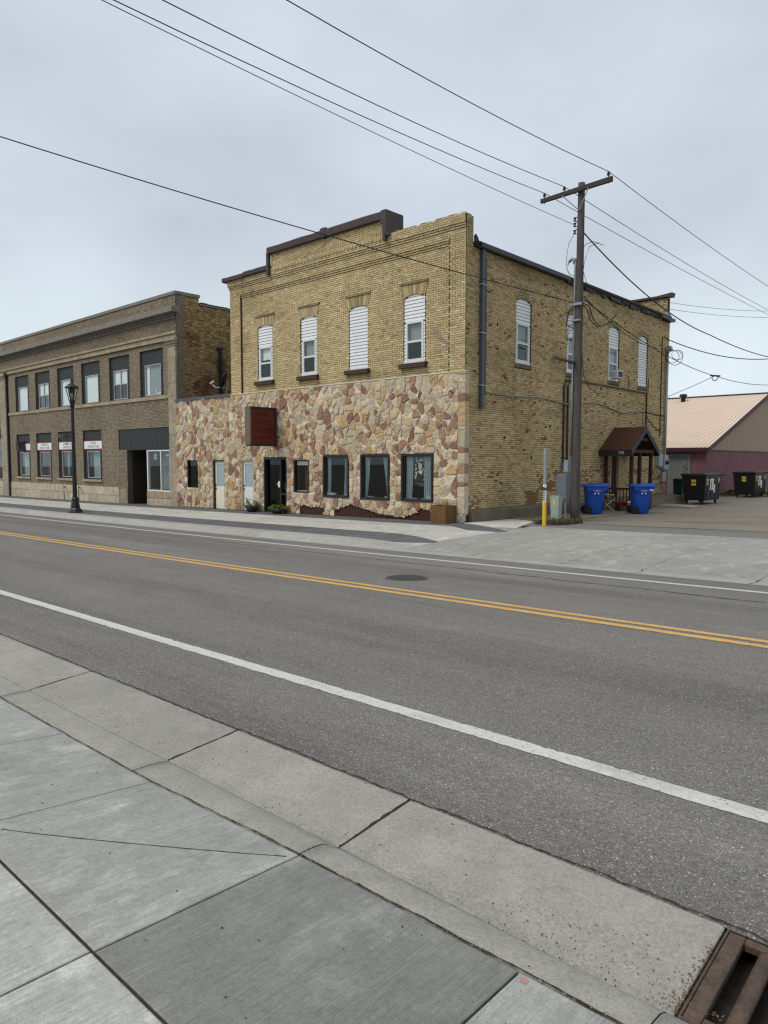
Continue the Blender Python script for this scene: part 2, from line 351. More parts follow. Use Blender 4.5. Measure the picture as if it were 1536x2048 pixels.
ground = struct(sheet('ground', frange(-320, 320, 64), frange(-320, 320, 64), -.22, 'grass_ground', f=lambda x, y: gx(x) + .0))
XR = frange(-110, 46, 104)
road = struct(sheet('road', XR, [2.93, 3.4, 4, 5.2, 6.5, 7.8, 9, 10.2, 11.5, 12.36], 0, 'asphalt'))
def line(name, y0, y1, m):                         # painted line with slightly worn, uneven edges
    xs = frange(-110, -40, 30) + frange(-39.5, -14, 200) + frange(-13.96, 2, 520) + frange(2.5, 46, 20); mb = MB(); vs = []; e0 = e1 = 0
    for x in xs:
        e0 = e0 * .6 + random.uniform(-.004, .004); e1 = e1 * .6 + random.uniform(-.004, .004); ch0 = random.random() < .02; ch1 = random.random() < .02
        for y in (y0 + e0 + .012 * ch0, (y0 + y1) / 2, y1 + e1 - .012 * ch1): vs.append((x, y, G(x, y) + .004))
    mb.add(vs, [(i * 3 + k, (i + 1) * 3 + k, (i + 1) * 3 + k + 1, i * 3 + k + 1) for i in range(len(xs) - 1) for k in (0, 1)]); return mb.build(name, m, road, smooth=True)
o = line('edge_line', 3.92, 4.06, 'paint_white'); o['label'] = 'wide white edge line on the near side of the road'
o = line('edge_line', 11.46, 11.60, 'paint_white'); o['label'] = 'thin white edge line on the far side of the road'
line('centre_line', 7.90, 8.02, 'paint_yellow'); line('centre_line', 7.66, 7.78, 'paint_yellow')
ragged_strip('road_seam', [(-60, 10.95), (-20, 10.9), (-9, 10.75), (-3, 10.55), (8, 10.5)], .05, 'joint', road, .003, .12, .02, .1)

# manhole
mh = thing('manhole_cover', 'round cast iron manhole cover set in the far lane', 'manhole cover', (-7.75, 8.98, G(-7.75, 8.98)), local=True)
mb = MB(); prof = [(.36, -.02), (.36, .008), (.335, .008), (.33, .002), (.32, .002), (.315, .009), (.0, .009)]
mb.lathe(prof[:-1] + [(.001, .009)], n=40); mb.build('frame', 'iron', mh)
mb = MB()
for i in range(-7, 8):
    for j in range(-7, 8):
        x, y = i * .04, j * .04
        if x * x + y * y < .088: mb.box(x - .014, x + .014, y - .014, y + .014, .0085, .013)
o = mb.build('tread_pattern', 'iron', mh, kind='stuff')

# ---- near pavement
CN = S(160, 159, 152)
def cvar(k, a=.02): r = 1 + random.uniform(-a, a); return kmul(CN, k * r)
near = struct(sheet('near_pavement', frange(-26, 10, 36), [-3.6, -2, 0, 1.12, 2.12], -.05, 'joint'))
xj1 = [-26 + 1.3 * i for i in range(15)]; xj1 = [x for x in xj1 if x < -6.6] + [-6.3, -5.08, -3.86, -2.49, -1.285, -.05, 1.2, 2.5, 3.8, 5.1, 6.4]
for a, b in zip(xj1[:-1], xj1[1:]):
    k = .60 if abs(a + 2.49) < .01 else (.86 if abs(a + 3.86) < .01 else (1.04 if abs(a + 1.285) < .01 else random.uniform(.9, .98)))
    slab('slab', a, b, 1.119, 2.115, 'concrete', near, cvar(k), gap=.010, nx=6, ny=4)
xj2 = [-26 + 1.25 * i for i in range(16)] + [-6.2, -5.0, -3.75, -2.5, -1.25, 0, 1.25, 2.5, 3.75, 5, 6.3]
for a, b in zip(xj2[:-1], xj2[1:]):
    for y0, y1 in ((-.4, 1.117), (-2, -.4), (-3.6, -2)): slab('slab', a, b, y0, y1, 'concrete', near, cvar(random.uniform(1.08, 1.14)), gap=.012, nx=2, ny=3)
ragged_strip('ramp_joint', [(-3.74, 1.235), (-2.52, 2.06)], .007, 'joint', near, .002, .03, .001, .5)
ragged_strip('open_joint', [(-6.5, 1.118), (3, 1.118)], .011, 'joint', near, -.004, .03, .0015, .6)
ragged_strip('open_joint', [(-9, 2.118), (3, 2.118)], .014, 'joint', near, .003, .03, .003, .3)

# ---- near gutter and kerb
gut = struct(sheet('near_gutter', frange(-26, 10, 36), [2.10, 2.95], -.08, 'joint', f=lambda x, y: gx(x) - .03))
kj = [-26, -22.5, -19, -15.6, -12.6, -9.4, -6.42, -4.13, -2.505, -.835]
CG = S(149, 146, 137)
for a, b in zip(kj[:-1], kj[1:]):
    slab('gutter_slab', a, b, 2.385, 2.945, 'concrete_rough', gut, kmul(CG, random.uniform(.94, 1.04)), gap=.009, nx=6, ny=5)
slab('gutter_slab', .2, 3.0, 2.385, 2.945, 'concrete_rough', gut, CG, gap=.009)
def kerb(a, b, m='concrete_rough', col=CG, name='kerb_stone'):
    mb = MB(); n = max(4, int((b - a) / .12)); pr = []
    for i in range(n + 1):
        x = lerp(a + .004, b - .004, i / n); e = kerb_edge(x); g = -.052; h = e - g
        row = [(2.124, e - .05), (2.124, e - .004), (2.13, e), (2.20, e - .04 * h), (2.265, e - .13 * h), (2.31, e - .35 * h), (2.345, e - .68 * h), (2.372, e - .93 * h), (2.39, g - .001), (2.39, g - .05)]
        pr.append([(x, y, gx(x) + z) for y, z in row])
    k = len(pr[0]); mb.add([v for r in pr for v in r], [(i * k + j, (i + 1) * k + j, (i + 1) * k + j + 1, i * k + j + 1) for i in range(n) for j in range(k - 1)] + [tuple(range(k))[::-1], tuple(range(n * k, n * k + k))], col)
    return mb.build(name, m, gut, smooth=True)
for a, b in zip(kj[:-1], kj[1:]): kerb(a, b, col=kmul(CG, random.uniform(1.0, 1.08)))
kerb(-.838, .2, col=kmul(CG, 1.02)); kerb(.2, 3.0)
ragged_strip('open_joint', [(-14, 2.948), (3, 2.948)], .013, 'joint', gut, .006, .02, .006, .3)
for x in (-2.505, -4.13, -6.42): ragged_strip('open_joint', [(x, 2.39), (x, 2.94)], .018, 'joint', gut, .002, .03, .004, .3)
# small marks
mb = MB(); mb.add([(-1.245 + .016 * math.cos(t) * random.uniform(.6, 1.3), 2.08 + .016 * math.sin(t) * random.uniform(.7, 1.2), 0) for t in np.linspace(0, 6.28, 13)[:-1]], [tuple(range(12))])
mb.v = [(x, y, G(x, y) + .0015) for x, y, z in mb.v]; mb.build('paint_mark', 'pink_mark', near)

# ---- storm drain
zc = G(-.8, 2.6)
dr = thing('storm_drain', 'rusty cast iron storm drain grate in the near gutter', 'drain', (-.8, 2.6, zc))
X0, X1, Y0, Y1 = -.831, .19, 2.395, 2.935
def gz(x, y): return G(x, y)
mb = MB()
for (a, b, c, d) in ((X0, X0 + .075, Y0, Y1), (X1 - .075, X1, Y0, Y1), (X0 + .0751, X1 - .0751, Y1 - .05, Y1), (X0 + .0751, X1 - .0751, Y0, Y0 + .05)):
    mb.hexa([(a, c, gz(a, c) - .035), (b, c, gz(b, c) - .035), (b, d, gz(b, d) - .035), (a, d, gz(a, d) - .035), (a, c, gz(a, c)), (b, c, gz(b, c)), (b, d, gz(b, d)), (a, d, gz(a, d))])
mb.build('frame', 'rust_grate', dr, bevel=.006)
mb = MB()
for (a, b, c, d) in ((X0 + .012, X0 + .016, Y0 + .01, Y1 - .02), (X0 + .012, X1, Y1 - .016, Y1 - .012)):
    mb.hexa([(a, c, gz(a, c)), (b, c, gz(b, c)), (b, d, gz(b, d)), (a, d, gz(a, d)), (a, c, gz(a, c) + .002), (b, c, gz(b, c) + .002), (b, d, gz(b, d) + .002), (a, d, gz(a, d) + .002)])
mb.build('frame_groove', 'pit', dr)
x = X0 + .075 + .056
while x < X1 - .15:
    mb = MB(); k = 8; vs = []
    for i in range(7):
        y = lerp(Y0 + .05, Y1 - .05, i / 6)
        for j in range(k + 1):
            t = math.pi * j / k; vs.append((x + .03 - .03 * math.cos(t), y, gz(x, y) - .022 + .020 * math.sin(t)))
        vs.append((x + .05, y, gz(x, y) - .06)); vs.append((x + .010, y, gz(x, y) - .06))
    n = k + 3; mb.add(vs, [(i * n + j, i * n + (j + 1) % n, (i + 1) * n + (j + 1) % n, (i + 1) * n + j) for i in range(6) for j in range(n)])
    mb.build('bar', 'rust_grate', dr, smooth=True); x += .06 + .052
mb = MB()
mb.box(X0 - .1, X1 + .1, Y0 - .1, Y1 + .1, zc - .85, zc - .80); mb.box(X0 - .12, X0 - .10, Y0 - .1, Y1 + .1, zc - .80, zc - .12); mb.box(X1 + .10, X1 + .12, Y0 - .1, Y1 + .1, zc - .80, zc - .12); mb.box(X0 - .1, X1 + .1, Y1 + .1, Y1 + .12, zc - .8, zc - .12); mb.box(X0 - .1, X1 + .1, Y0 - .12, Y0 - .1, zc - .8, zc - .12); mb.box(X0 - .1, X0 - .002, Y0 - .1, Y1 + .1, zc - .125, zc - .105); mb.box(X0, X1, Y1 + .002, Y1 + .1, zc - .125, zc - .105); mb.box(X0, X1, Y0 - .1, Y0 - .002, zc - .125, zc - .105)
mb.build('pit', 'pit', dr)

# ---- far kerb, pavement and apron
CF = S(184, 181, 172); CD = S(98, 98, 98)
fk = struct(sheet('far_gutter', frange(-110, -9, 60), [12.34, 12.88], -.06, 'joint'))
jx = [-12.15 - 2.45 * i for i in range(20)]
def far_kerb(a, b):
    mb = MB(); n = 6; pr = []
    for i in range(n + 1):
        x = lerp(a + .004, b - .004, i / n); h = .125 * (1 - smooth(-13.4, -11.2, x)) + .012; g = G(x, 12.89)
        row = [(12.40, G(x, 12.40) - .06), (12.40, G(x, 12.40)), (12.86, g), (12.90, g + .2 * h), (12.95, g + .72 * h), (13.0, g + .93 * h), (13.07, g + h), (13.54, G(x, 13.54) + .004), (13.54, G(x, 13.54) - .06)]
        pr.append([(x, y, z) for y, z in row])
    k = len(pr[0]); mb.add([v for r in pr for v in r], [(i * k + j, i * k + j + 1, (i + 1) * k + j + 1, (i + 1) * k + j) for i in range(n) for j in range(k - 1)], kmul(CF, random.uniform(.70, .78)))
    return mb.build('kerb_stone', 'concrete_rough', fk)
far_kerb(-12.15, -11.28)
for a in jx: far_kerb(a - 2.45, a)
fp = struct(sheet('far_pavement', frange(-110, -10, 50), [13.5, 15, 17, 18.75], -.06, 'joint'))
edges = [-13.3 - 1.62 * i for i in range(30)]
for i, a in enumerate(edges):
    slab('slab', a - 1.62, a, 15.0, 17.6, 'concrete', fp, kmul(CF, random.uniform(.93, 1.02)), gap=.008, nx=2, ny=2)
for i in range(16):
    a = -13.3 - 3.24 * i
    slab('dark_band_slab', a - 3.24, a, 13.555, 14.995, 'concrete', fp, kmul(CD, random.uniform(.94, 1.06)), gap=.008, nx=2, ny=2)
    slab('dark_band_slab', a - 3.24, a, 17.605, 18.76, 'concrete', fp, kmul(CD, random.uniform(.94, 1.06)), gap=.008, nx=2, ny=2)
def poly_slab(name, pts, m, parent, col, dz=0.0, th=.06, sub=.35):
    mb = MB(); P = []
    for a, b in zip(pts, pts[1:] + pts[:1]):
        n = max(1, int(math.hypot(b[0] - a[0], b[1] - a[1]) / sub))
        P += [(lerp(a[0], b[0], i / n), lerp(a[1], b[1], i / n)) for i in range(n)]
    cx, cyy = sum(p[0] for p in P) / len(P), sum(p[1] for p in P) / len(P); n = len(P)
    R = 6; vs = []
    for k in range(R, 0, -1): vs += [(lerp(cx, x, k / R), lerp(cyy, y, k / R)) for x, y in P]
    vs.append((cx, cyy)); vs = [(x, y, G(x, y) + dz) for x, y in vs]; fs = []
    for k in range(R - 1): fs += [(k * n + i, k * n + (i + 1) % n, (k + 1) * n + (i + 1) % n, (k + 1) * n + i) for i in range(n)]
    fs += [((R - 1) * n + i, (R - 1) * n + (i + 1) % n, R * n) for i in range(n)]
    b = len(vs); vs += [(v[0], v[1], v[2] - th) for v in vs[:n]]; fs += [((i + 1) % n, i, b + i, b + (i + 1) % n) for i in range(n)]
    mb.add(vs, fs, col); return mb.build(name, m, parent)
# the ends of the dark bands at the drive
poly_slab('dark_band_slab', [(-13.31, 13.56), (-12.2, 13.62), (-11.25, 14.12), (-11.25, 14.3), (-12.3, 14.75), (-13.31, 14.98)], 'concrete', fp, CD, .004)
poly_slab('dark_band_slab', [(-13.31, 17.61), (-12.3, 16.95), (-11.2, 17.0), (-11.1, 17.3), (-12.0, 17.85), (-13.5, 18.6), (-13.31, 18.5)], 'concrete', fp, kmul(CD, .95), .010)
ap = struct(sheet('drive_apron', frange(-10.95, 14, 40), [12.36, 12.6, 12.89, 13.1, 13.6, 14.6, 16, 17.5, 18.95], -.05, 'joint'))
ax = [-13.29, -11.3, -9.28, -7.03, -5.42, -3.4, -1.4, .6, 2.6, 4.6, 6.6, 8.6]
for i, (a, b) in enumerate(zip(ax[:-1], ax[1:])):
    k = random.uniform(.61, .66)
    if i > 0:
        slab('gutter_slab', a, b, 12.375, 12.95, 'concrete_rough', ap, kmul(CF, random.uniform(.72, .78)), gap=.012, nx=3, ny=3)
        slab('slab', a, b, 12.95, 14.6, 'concrete', ap, kmul(CF, k * random.uniform(.93, 1.0)), gap=.012, nx=4, ny=5)
        slab('slab', a, b, 14.6, 18.9, 'concrete', ap, kmul(CF, k * random.uniform(1.0, 1.08)), gap=.012, nx=4, ny=5)
    else:
        slab('slab', a, b, 13.55, 17.7, 'concrete', ap, kmul(CF, .98), gap=.010, nx=8, ny=8, dz=-.002)
for x in (-9.28, -7.03, -5.42, -3.4): ragged_strip('crack', [(x + random.uniform(-.05, .05), 12.4), (x + random.uniform(-.1, .1), 12.75), (x, 13.1)], .025, 'joint', ap, .004, .05, .012, .2)
al = struct(sheet('alley', frange(-16.5, 20, 40), [18.85, 19.5, 20, 20.5, 21.2], -.004, 'alley_smooth'))
al2 = struct(sheet('alley_yard', frange(-24, 30, 60), [21.1] + frange(22, 70, 40), .004, 'alley_asphalt'))
pts = [(-11.2, 21.15)]
for i in range(1, 40): pts.append((-11.2 + .7 * i, 21.15 + .25 * math.sin(i * .7) * random.uniform(.2, 1)))
ragged_strip('crack', [(-9.8, 20.6), (-8, 21.0), (-5.4, 21.4), (-2, 22.0)], .05, 'joint', al2, .012, .1, .03, .1)
ragged_strip('crack', [(-9.5, 23.4), (-8, 24.2), (-7, 25.6), (-4, 26)], .03, 'joint', al2, .012, .1, .03, .1)
ragged_strip('patch_edge', [(-9.1, 23.65), (-7.8, 24.0), (-6.4, 24.9), (-4.5, 26.4)], .20, 'old_concrete', al2, .010, .1, .02, .4)
pad = struct(poly_slab('concrete_pad', [(-13.62, 18.62), (-12.0, 17.93), (-11.35, 18.15), (-12.1, 20.3), (-12.5, 20.9), (-13.3, 21.4), (-13.62, 21.3)], 'concrete', None, kmul(CF, 1.05), .016))
walk = struct(poly_slab('side_walk', [(-13.6, 21.4), (-12.5, 21.0), (-11.7, 22.6), (-11.75, 26.0), (-12.0, 29.0), (-11.9, 31.5), (-13.6, 31.5)], 'concrete', None, S(128, 120, 106), .05))
st_ = struct(poly_slab('concrete_slab_by_corner', [(-13.3, 32.2), (-11.0, 31.6), (-10.9, 32.6), (-13.0, 33.9)], 'concrete', None, S(150, 144, 132), .07))

# ---- loose grit
mb = MB()
def pebble(x, y, r):
    k = [(random.uniform(.6, 1.2) * r) for _ in range(6)]; z = G(x, y) + .004
    mb.add([(x + k[0], y, z), (x, y + k[1], z), (x - k[2], y, z), (x, y - k[3], z), (x, y, z + k[4] * .8), (x, y, z - .003)], [(0, 1, 4), (1, 2, 4), (2, 3, 4), (3, 0, 4), (1, 0, 5), (2, 1, 5), (3, 2, 5), (0, 3, 5)])
for i in range(260):
    y = random.choice([random.uniform(2.4, 2.95), random.uniform(2.38, 2.55), random.uniform(1.2, 2.3), random.uniform(2.96, 3.3)]); x = -random.uniform(.85, 6) if random.random() < .7 else -random.uniform(.85, 12)
    pebble(x, y, random.uniform(.002, .0055))
for i in range(140): pebble(random.uniform(-1.6, -.85), random.gauss(2.55, .08), random.uniform(.0015, .004))
o = mb.build('grit', 'pebble_dark', None, kind='stuff'); tag(o, 'loose dark grit and small stones scattered in the near gutter', 'grit')

mb = MB()
for i in range(600):
    x = random.uniform(-4.2, -.86); pebble(x, 2.392 + abs(random.gauss(0, .03)), random.uniform(.001, .0025))
for i in range(250): pebble(random.uniform(-4.0, -.9), 2.118 + random.gauss(0, .008), random.uniform(.0015, .004))
o = mb.build('silt', 'silt', None, kind='stuff'); tag(o, 'fine tan silt gathered along the foot of the near kerb', 'silt')
mb = MB()
for i in range(200):
    t = random.random(); pebble(-.832 - abs(random.gauss(0, .018)) * (1.6 - t), lerp(2.40, 2.80, t ** 1.5), random.uniform(.0015, .004))
for i in range(160): pebble(random.uniform(-.82, -.2), 2.36 + random.gauss(0, .012), random.uniform(.002, .005))
o = mb.build('rust_crumbs', 'rust_crumb', None, kind='stuff'); tag(o, 'orange brown rust crumbs around the storm drain frame', 'rust')
# ================================================================== BRICKWORK
YF = 18.8; XC = -13.78; XL = -26.5
class Frame:
    def __init__(s, O, U, Nn): s.O, s.U, s.N = np.array(O, float), np.array(U, float), np.array(Nn, float)
    def p(s, u, n, z): q = s.O + s.U * u + s.N * n; return (q[0], q[1], q[2] + z)
    def box(s, mb, u0, u1, n0, n1, z0, z1, col=None):
        return mb.hexa([s.p(u0, n0, z0), s.p(u1, n0, z0), s.p(u1, n1, z0), s.p(u0, n1, z0), s.p(u0, n0, z1), s.p(u1, n0, z1), s.p(u1, n1, z1), s.p(u0, n1, z1)], col)
FRONT = Frame((0, YF, 0), (1, 0, 0), (0, -1, 0))          # u = x
SIDE = Frame((XC, 0, 0), (0, 1, 0), (1, 0, 0))            # u = y
def subtract(iv, a, b):
    r = []
    for (p, q, n) in iv:
        if b <= p or a >= q: r.append((p, q, n)); continue
        if a > p: r.append((p, a, n))
        if b < q: r.append((b, q, n))
    return r
def gen_wall(F, z0, z1, solid, voids, nobrick, colf, course=.0725, Lb=.215, j=.0135, thick=.3):
    """-> list of bricks (u0,u1,z0,z1,n,col), mortar MB. solid(z)->[(ua,ub,n)]; voids/nobrick: functions z->[(a,b)]"""
    bricks = []; runs = {}; rows = int(round((z1 - z0) / course)); mort = MB()
    for r in range(rows):
        za = z0 + r * course; zm = za + course / 2; iv = solid(zm)
        for (a, b) in voids(zm): iv = subtract(iv, a, b)
        key = tuple((round(a, 3), round(b, 3), round(n, 3)) for a, b, n in iv)
        if runs.get('key') == key: runs['z1'] = za + course
        else:
            if runs:
                for (a, b, n) in runs['key']:
                    if b - a > .004: F.box(mort, a, b, n - thick, n - .007, runs['z0'], runs['z1'])
            runs = {'key': key, 'z0': za, 'z1': za + course}
        for (a, b) in nobrick(zm): iv = subtract(iv, a, b)
        for (a, b, n) in iv:
            u = math.floor(a / Lb) * Lb + (Lb / 2 if r % 2 else 0) - Lb
            if r % 6 == 5: step = Lb / 2
            else: step = Lb
            while u < b:
                p, q = max(u, a), min(u + step, b)
                if q - p > .045:
                    jj = random.uniform(-.002, .002)
                    bricks.append((p + j / 2, q - j / 2, za + j / 2 + jj, za + course - j / 2 + jj, n + random.uniform(-.002, .002), colf((p + q) / 2, zm)))
                u += step
    for (a, b, n) in runs['key']:
        if b - a > .004: F.box(mort, a, b, n - thick, n - .007, runs['z0'], runs['z1'])
    return bricks, mort
EYEV = np.array([0, 0, EYE])
def brick_area(F, b):
    c = np.array(F.p((b[0] + b[1]) / 2, b[4], (b[2] + b[3]) / 2)); d = c - EYEV; return (b[1] - b[0]) * (b[3] - b[2]) * abs(d @ F.N) / (np.linalg.norm(d) ** 3)
def emit_bricks(F, bricks, parent, singles=0, name='brick', depth=.03, m='brick'):
    if singles:
        order = sorted(range(len(bricks)), key=lambda i: -brick_area(F, bricks[i])); pick = set(order[:singles])
    else: pick = set()
    big = MB()
    for i, b in enumerate(bricks):
        mb = MB() if i in pick else big
        P = [F.p(b[0], b[4] - depth, b[2]), F.p(b[1], b[4] - depth, b[2]), F.p(b[1], b[4], b[2]), F.p(b[0], b[4], b[2]), F.p(b[0], b[4] - depth, b[3]), F.p(b[1], b[4] - depth, b[3]), F.p(b[1], b[4], b[3]), F.p(b[0], b[4], b[3])]
        mb.add(P, [(0, 3, 2, 1), (4, 5, 6, 7), (1, 2, 6, 5), (2, 3, 7, 6), (3, 0, 4, 7)], b[5])
        if i in pick: mb.build(name, m, parent)
    if big.v: o = big.build('brickwork', m, parent, kind='stuff'); return o

BUFF = [S(199, 179, 137), S(193, 173, 131), S(205, 187, 148), S(187, 166, 123), S(196, 175, 129), S(171, 149, 109), S(212, 198, 162)]
def n2(x, y, s):     # cheap smooth value noise
    x, y = x * s, y * s; xi, yi = math.floor(x), math.floor(y); fx, fy = x - xi, y - yi
    h = lambda a, b: (math.sin(a * 127.1 + b * 311.7) * 43758.5453) % 1
    fx, fy = fx * fx * (3 - 2 * fx), fy * fy * (3 - 2 * fy)
    return lerp(lerp(h(xi, yi), h(xi + 1, yi), fx), lerp(h(xi, yi + 1), h(xi + 1, yi + 1), fx), fy)
def tone(c, k, warm=0): return (c[0] * k * (1 + warm), c[1] * k, c[2] * k * (1 - warm))
def col_front(u, z):
    c = random.choice(BUFF[:5] if random.random() < .82 else BUFF); k = random.uniform(.93, 1.09) * (.93 + .18 * n2(u, z, .6))
    if z > 8.8: k *= .94
    for a, b in FW:                                   # rain streaks below the sill ends, soot above the heads
        if z < 5.0 and min(abs(u - a + .08), abs(u - b - .06)) < .11: k *= .78
    if n2(u + 3.3, z * 2.0, .45) > .74: k *= .86
    if -15.2 < u < -14.4 and abs(z - 6.2 + (u + 15.2) * .9) < .12: return tone(S(176, 150, 128), k)
    return tone(c, k)
def col_side(u, z):
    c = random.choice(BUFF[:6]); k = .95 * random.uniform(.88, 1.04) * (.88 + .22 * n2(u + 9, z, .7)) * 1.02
    if z < 1.5 and n2(u * .6, z * 1.6, 1.3) + .5 * random.random() > .9 + .1 * z: return tone(S(146, 112, 80), k)
    for a, b in SW:
        if 3.2 < z < 5.1 and min(abs(u - a), abs(u - b)) < .12 and random.random() < .8: k *= .80
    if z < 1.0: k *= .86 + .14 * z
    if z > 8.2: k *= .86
    if n2(u * .5 + 3, z, 1.1) > .75: k *= .85
    if random.random() < .012: return tone(S(126, 94, 66), k)
    if random.random() < .012: k *= .75
    return tone(c, k, .035)

bld = thing('brick_building', 'two storey buff brick corner building with a stone clad ground floor', 'building', (-20, YF, -.25))
# window openings on the front: u0,u1 ; common heights
FW = [(-24.67, -23.68), (-21.90, -20.94), (-19.17, -18.20), (-16.47, -15.52)]
Z_S, Z_SPR, RISE, Z_HOOD = 5.19, 7.41, .09, 7.85; RISE_S = .14
SW = [(21.80, 22.82), (25.46, 26.46), (29.09, 30.12), (32.15, 33.17)]
def arch_half(hw, z, spring, rise):
    if z <= spring: return hw
    R = (hw * hw + rise * rise) / (2 * rise); t = R * R - (z - spring + R - rise) ** 2
    return math.sqrt(t) if t > 0 else 0
def front_voids(z):
    r = []
    for a, b in FW:
        c, hw = (a + b) / 2, (b - a) / 2
        if Z_S < z < Z_SPR + RISE:
            k = arch_half(hw, z, Z_SPR, RISE)
            if k > 0: r.append((c - k, c + k))
    return r
def front_nobrick(z):
    r = []
    for a, b in FW:
        if Z_SPR < z < Z_HOOD + .07: k = .02 + .12 * (z - Z_SPR) / (Z_HOOD - Z_SPR); r.append((a - k, b + k))
        if 5.0 < z < Z_S: r.append((a - .13, b + .11))
    return r
def top_at(u): return 10.22 if -23.55 < u < -17.1 else 9.66
def front_solid(z):
    if z < 8.80: return [(XL, -25.75, 0), (-25.75, -14.45, -.085), (-14.45, XC, 0)]
    if z < 9.02:
        k = int((z - 8.80) / .0725); return [(XL, -25.75, 0), (-25.75, -14.45, -.085 + .028 * (k + 1)), (-14.45, XC, 0)]
    if z < 9.24: return [(XL, XC, 0)]
    k = min(3, int((z - 9.24) / .0725) + 1); n = .026 * k
    if z < 9.66: return [(XL - n, XC + n * .3, n)]
    return [(-23.55, -17.12, .05)]
B, mort = gen_wall(FRONT, 4.60, 10.255, front_solid, front_voids, front_nobrick, col_front, thick=.34)
# dentil course across the raised middle
dent = MB()
u = -23.3
while u < -17.2:
    FRONT.box(dent, u, u + .10, .045, .11, 9.53, 9.60, tone(BUFF[0], random.uniform(.7, 1))); u += .2
dent.build('dentil_course', 'brick', bld, kind='stuff')
mort.v = [(min(v[0], XC - .009) if v[0] > XC - .02 else v[0], v[1], v[2]) for v in mort.v]
mort.build('front_wall', 'mortar_buff', bld)
emit_bricks(FRONT, B, bld, 300)
# broken brick along the top of the right parapet
mb = MB(); u = -16.9
while u < XC:
    l = random.choice((.215, .215, .11)); h = random.uniform(.02, .045) if random.random() < .7 else .0
    if h > .02: FRONT.box(mb, u, min(XC, u + l - .012), -.30, .075, 9.662, 9.665 + h, tone(random.choice(BUFF + [S(150, 98, 60)]), random.uniform(.55, .95)))
    u += l
mb.build('broken_coping', 'brick', bld, kind='stuff')
# voussoirs and hood courses
for a, b in FW:
    c, hw = (a + b) / 2, (b - a) / 2; n = 15; mb = MB(); nn = -.078
    for i in range(n):
        t0, t1 = -1 + 2 * (i + .06) / n, -1 + 2 * (i + .94) / n
        zb = lambda t: Z_SPR + RISE - RISE * t * t
        FR = [(c + hw * t0, zb(t0)), (c + hw * t1, zb(t1)), (c + (hw + .13) * t1, Z_HOOD), (c + (hw + .13) * t0, Z_HOOD)]
        if i in (0, n - 1):
            FR[0 if i == 0 else 1] = ((c - hw) if i == 0 else (c + hw), Z_SPR - .03)
        mb.prism(FR, lambda p, q, t: FRONT.p(p, t, q), -.12, nn + random.uniform(0, .004), tone(random.choice(BUFF), random.uniform(.66, .95)))
    mb.build('window_arch', 'brick', bld, kind='stuff')
    mb = MB(); u = a - .14
    while u < b + .13: l = min(.22, b + .14 - u); FRONT.box(mb, u, u + l - .012, -.10, -.035, Z_HOOD + .008, Z_HOOD + .06, tone(BUFF[3], random.uniform(.5, .75))); u += .22
    mb.build('hood_course', 'brick', bld, kind='stuff')
# ---- side wall
YB = 35.75
def side_voids(z):
    r = []
    for a, b in SW:
        c, hw = (a + b) / 2, (b - a) / 2
        if 5.27 < z < 7.57:
            k = arch_half(hw, z, 7.43, RISE_S)
            if k > 0: r.append((c - k, c + k))
    if z < 2.12: r.append((29.5, 30.42))
    return r
def side_nobrick(z):
    r = []
    for a, b in SW:
        c, hw = (a + b) / 2, (b - a) / 2
        if 7.43 < z < 7.83:
            k = (hw + .9 * (z - 7.43)) if z < 7.62 else (hw + .172) * math.sqrt(max(0, 1 - (z - 7.625) / RISE_S)); r.append((c - k, c + k))
        if 5.12 < z < 5.27: r.append((a - .06, b + .06))
    if 2.12 < z < 2.3: r.append((29.45, 30.47))
    return r
def side_solid(z):
    if z < 8.72: return [(YF + .042, YB, 0)]
    return [(YF + .042, 19.21, 0)]
Bs, morts = gen_wall(SIDE, .16, 9.66, side_solid, side_voids, side_nobrick, col_side, thick=.3)
# keep the front wall's end and the side wall's mortar apart
for i, v in enumerate(morts.v):
    if v[1] < YF + .30: morts.v[i] = (v[0] - .002, YF + .348, v[2])
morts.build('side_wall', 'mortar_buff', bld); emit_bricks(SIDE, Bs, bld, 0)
mb = MB(); mb.box(XC - .10, XC - .008, YF + .01, 19.20, 8.7, 9.66); mb.build('parapet_return', 'mortar_buff', bld)
for a, b in SW:
    c, hw = (a + b) / 2, (b - a) / 2; mb = MB(); n = 17
    for ring in (0, 1):
        for i in range(n):
            t0, t1 = -1 + 2 * (i + .06) / n, -1 + 2 * (i + .94) / n
            def pt(t, k): rr = ring * .098 + k * .088 + .004; return (c + (hw + rr * .9) * t, 7.43 + (RISE_S) * (1 - t * t) + rr)
            mb.prism([pt(t0, 0), pt(t1, 0), pt(t1, 1), pt(t0, 1)], lambda p, q, t: SIDE.p(p, t, q), -.04, .001 + random.uniform(0, .003), tone(random.choice(BUFF), random.uniform(.5, .72)))
    mb.build('window_arch', 'brick', bld, kind='stuff')
# ---- foundation, back wall, west wall, roof, floors, inner partitions
mb = MB(); F = SIDE
mb.prism([(-.3, -.8), (.17, -.8), (.15, .13), (.005, .225), (-.3, .225)], lambda n, z, u: SIDE.p(u, n, z), YF + .25, YB)
mb.build('foundation', 'old_concrete', bld, bevel=.01)
mb = MB(); mb.box(XL, XL + .3, YF + .36, YB, -.8, 8.7); mb.build('west_wall', 'mortar_buff', bld)
mb = MB(); mb.box(XL + .31, XC - .31, YB - .3, YB - .01, -.8, 8.7); mb.build('rear_wall', 'mortar_buff', bld)
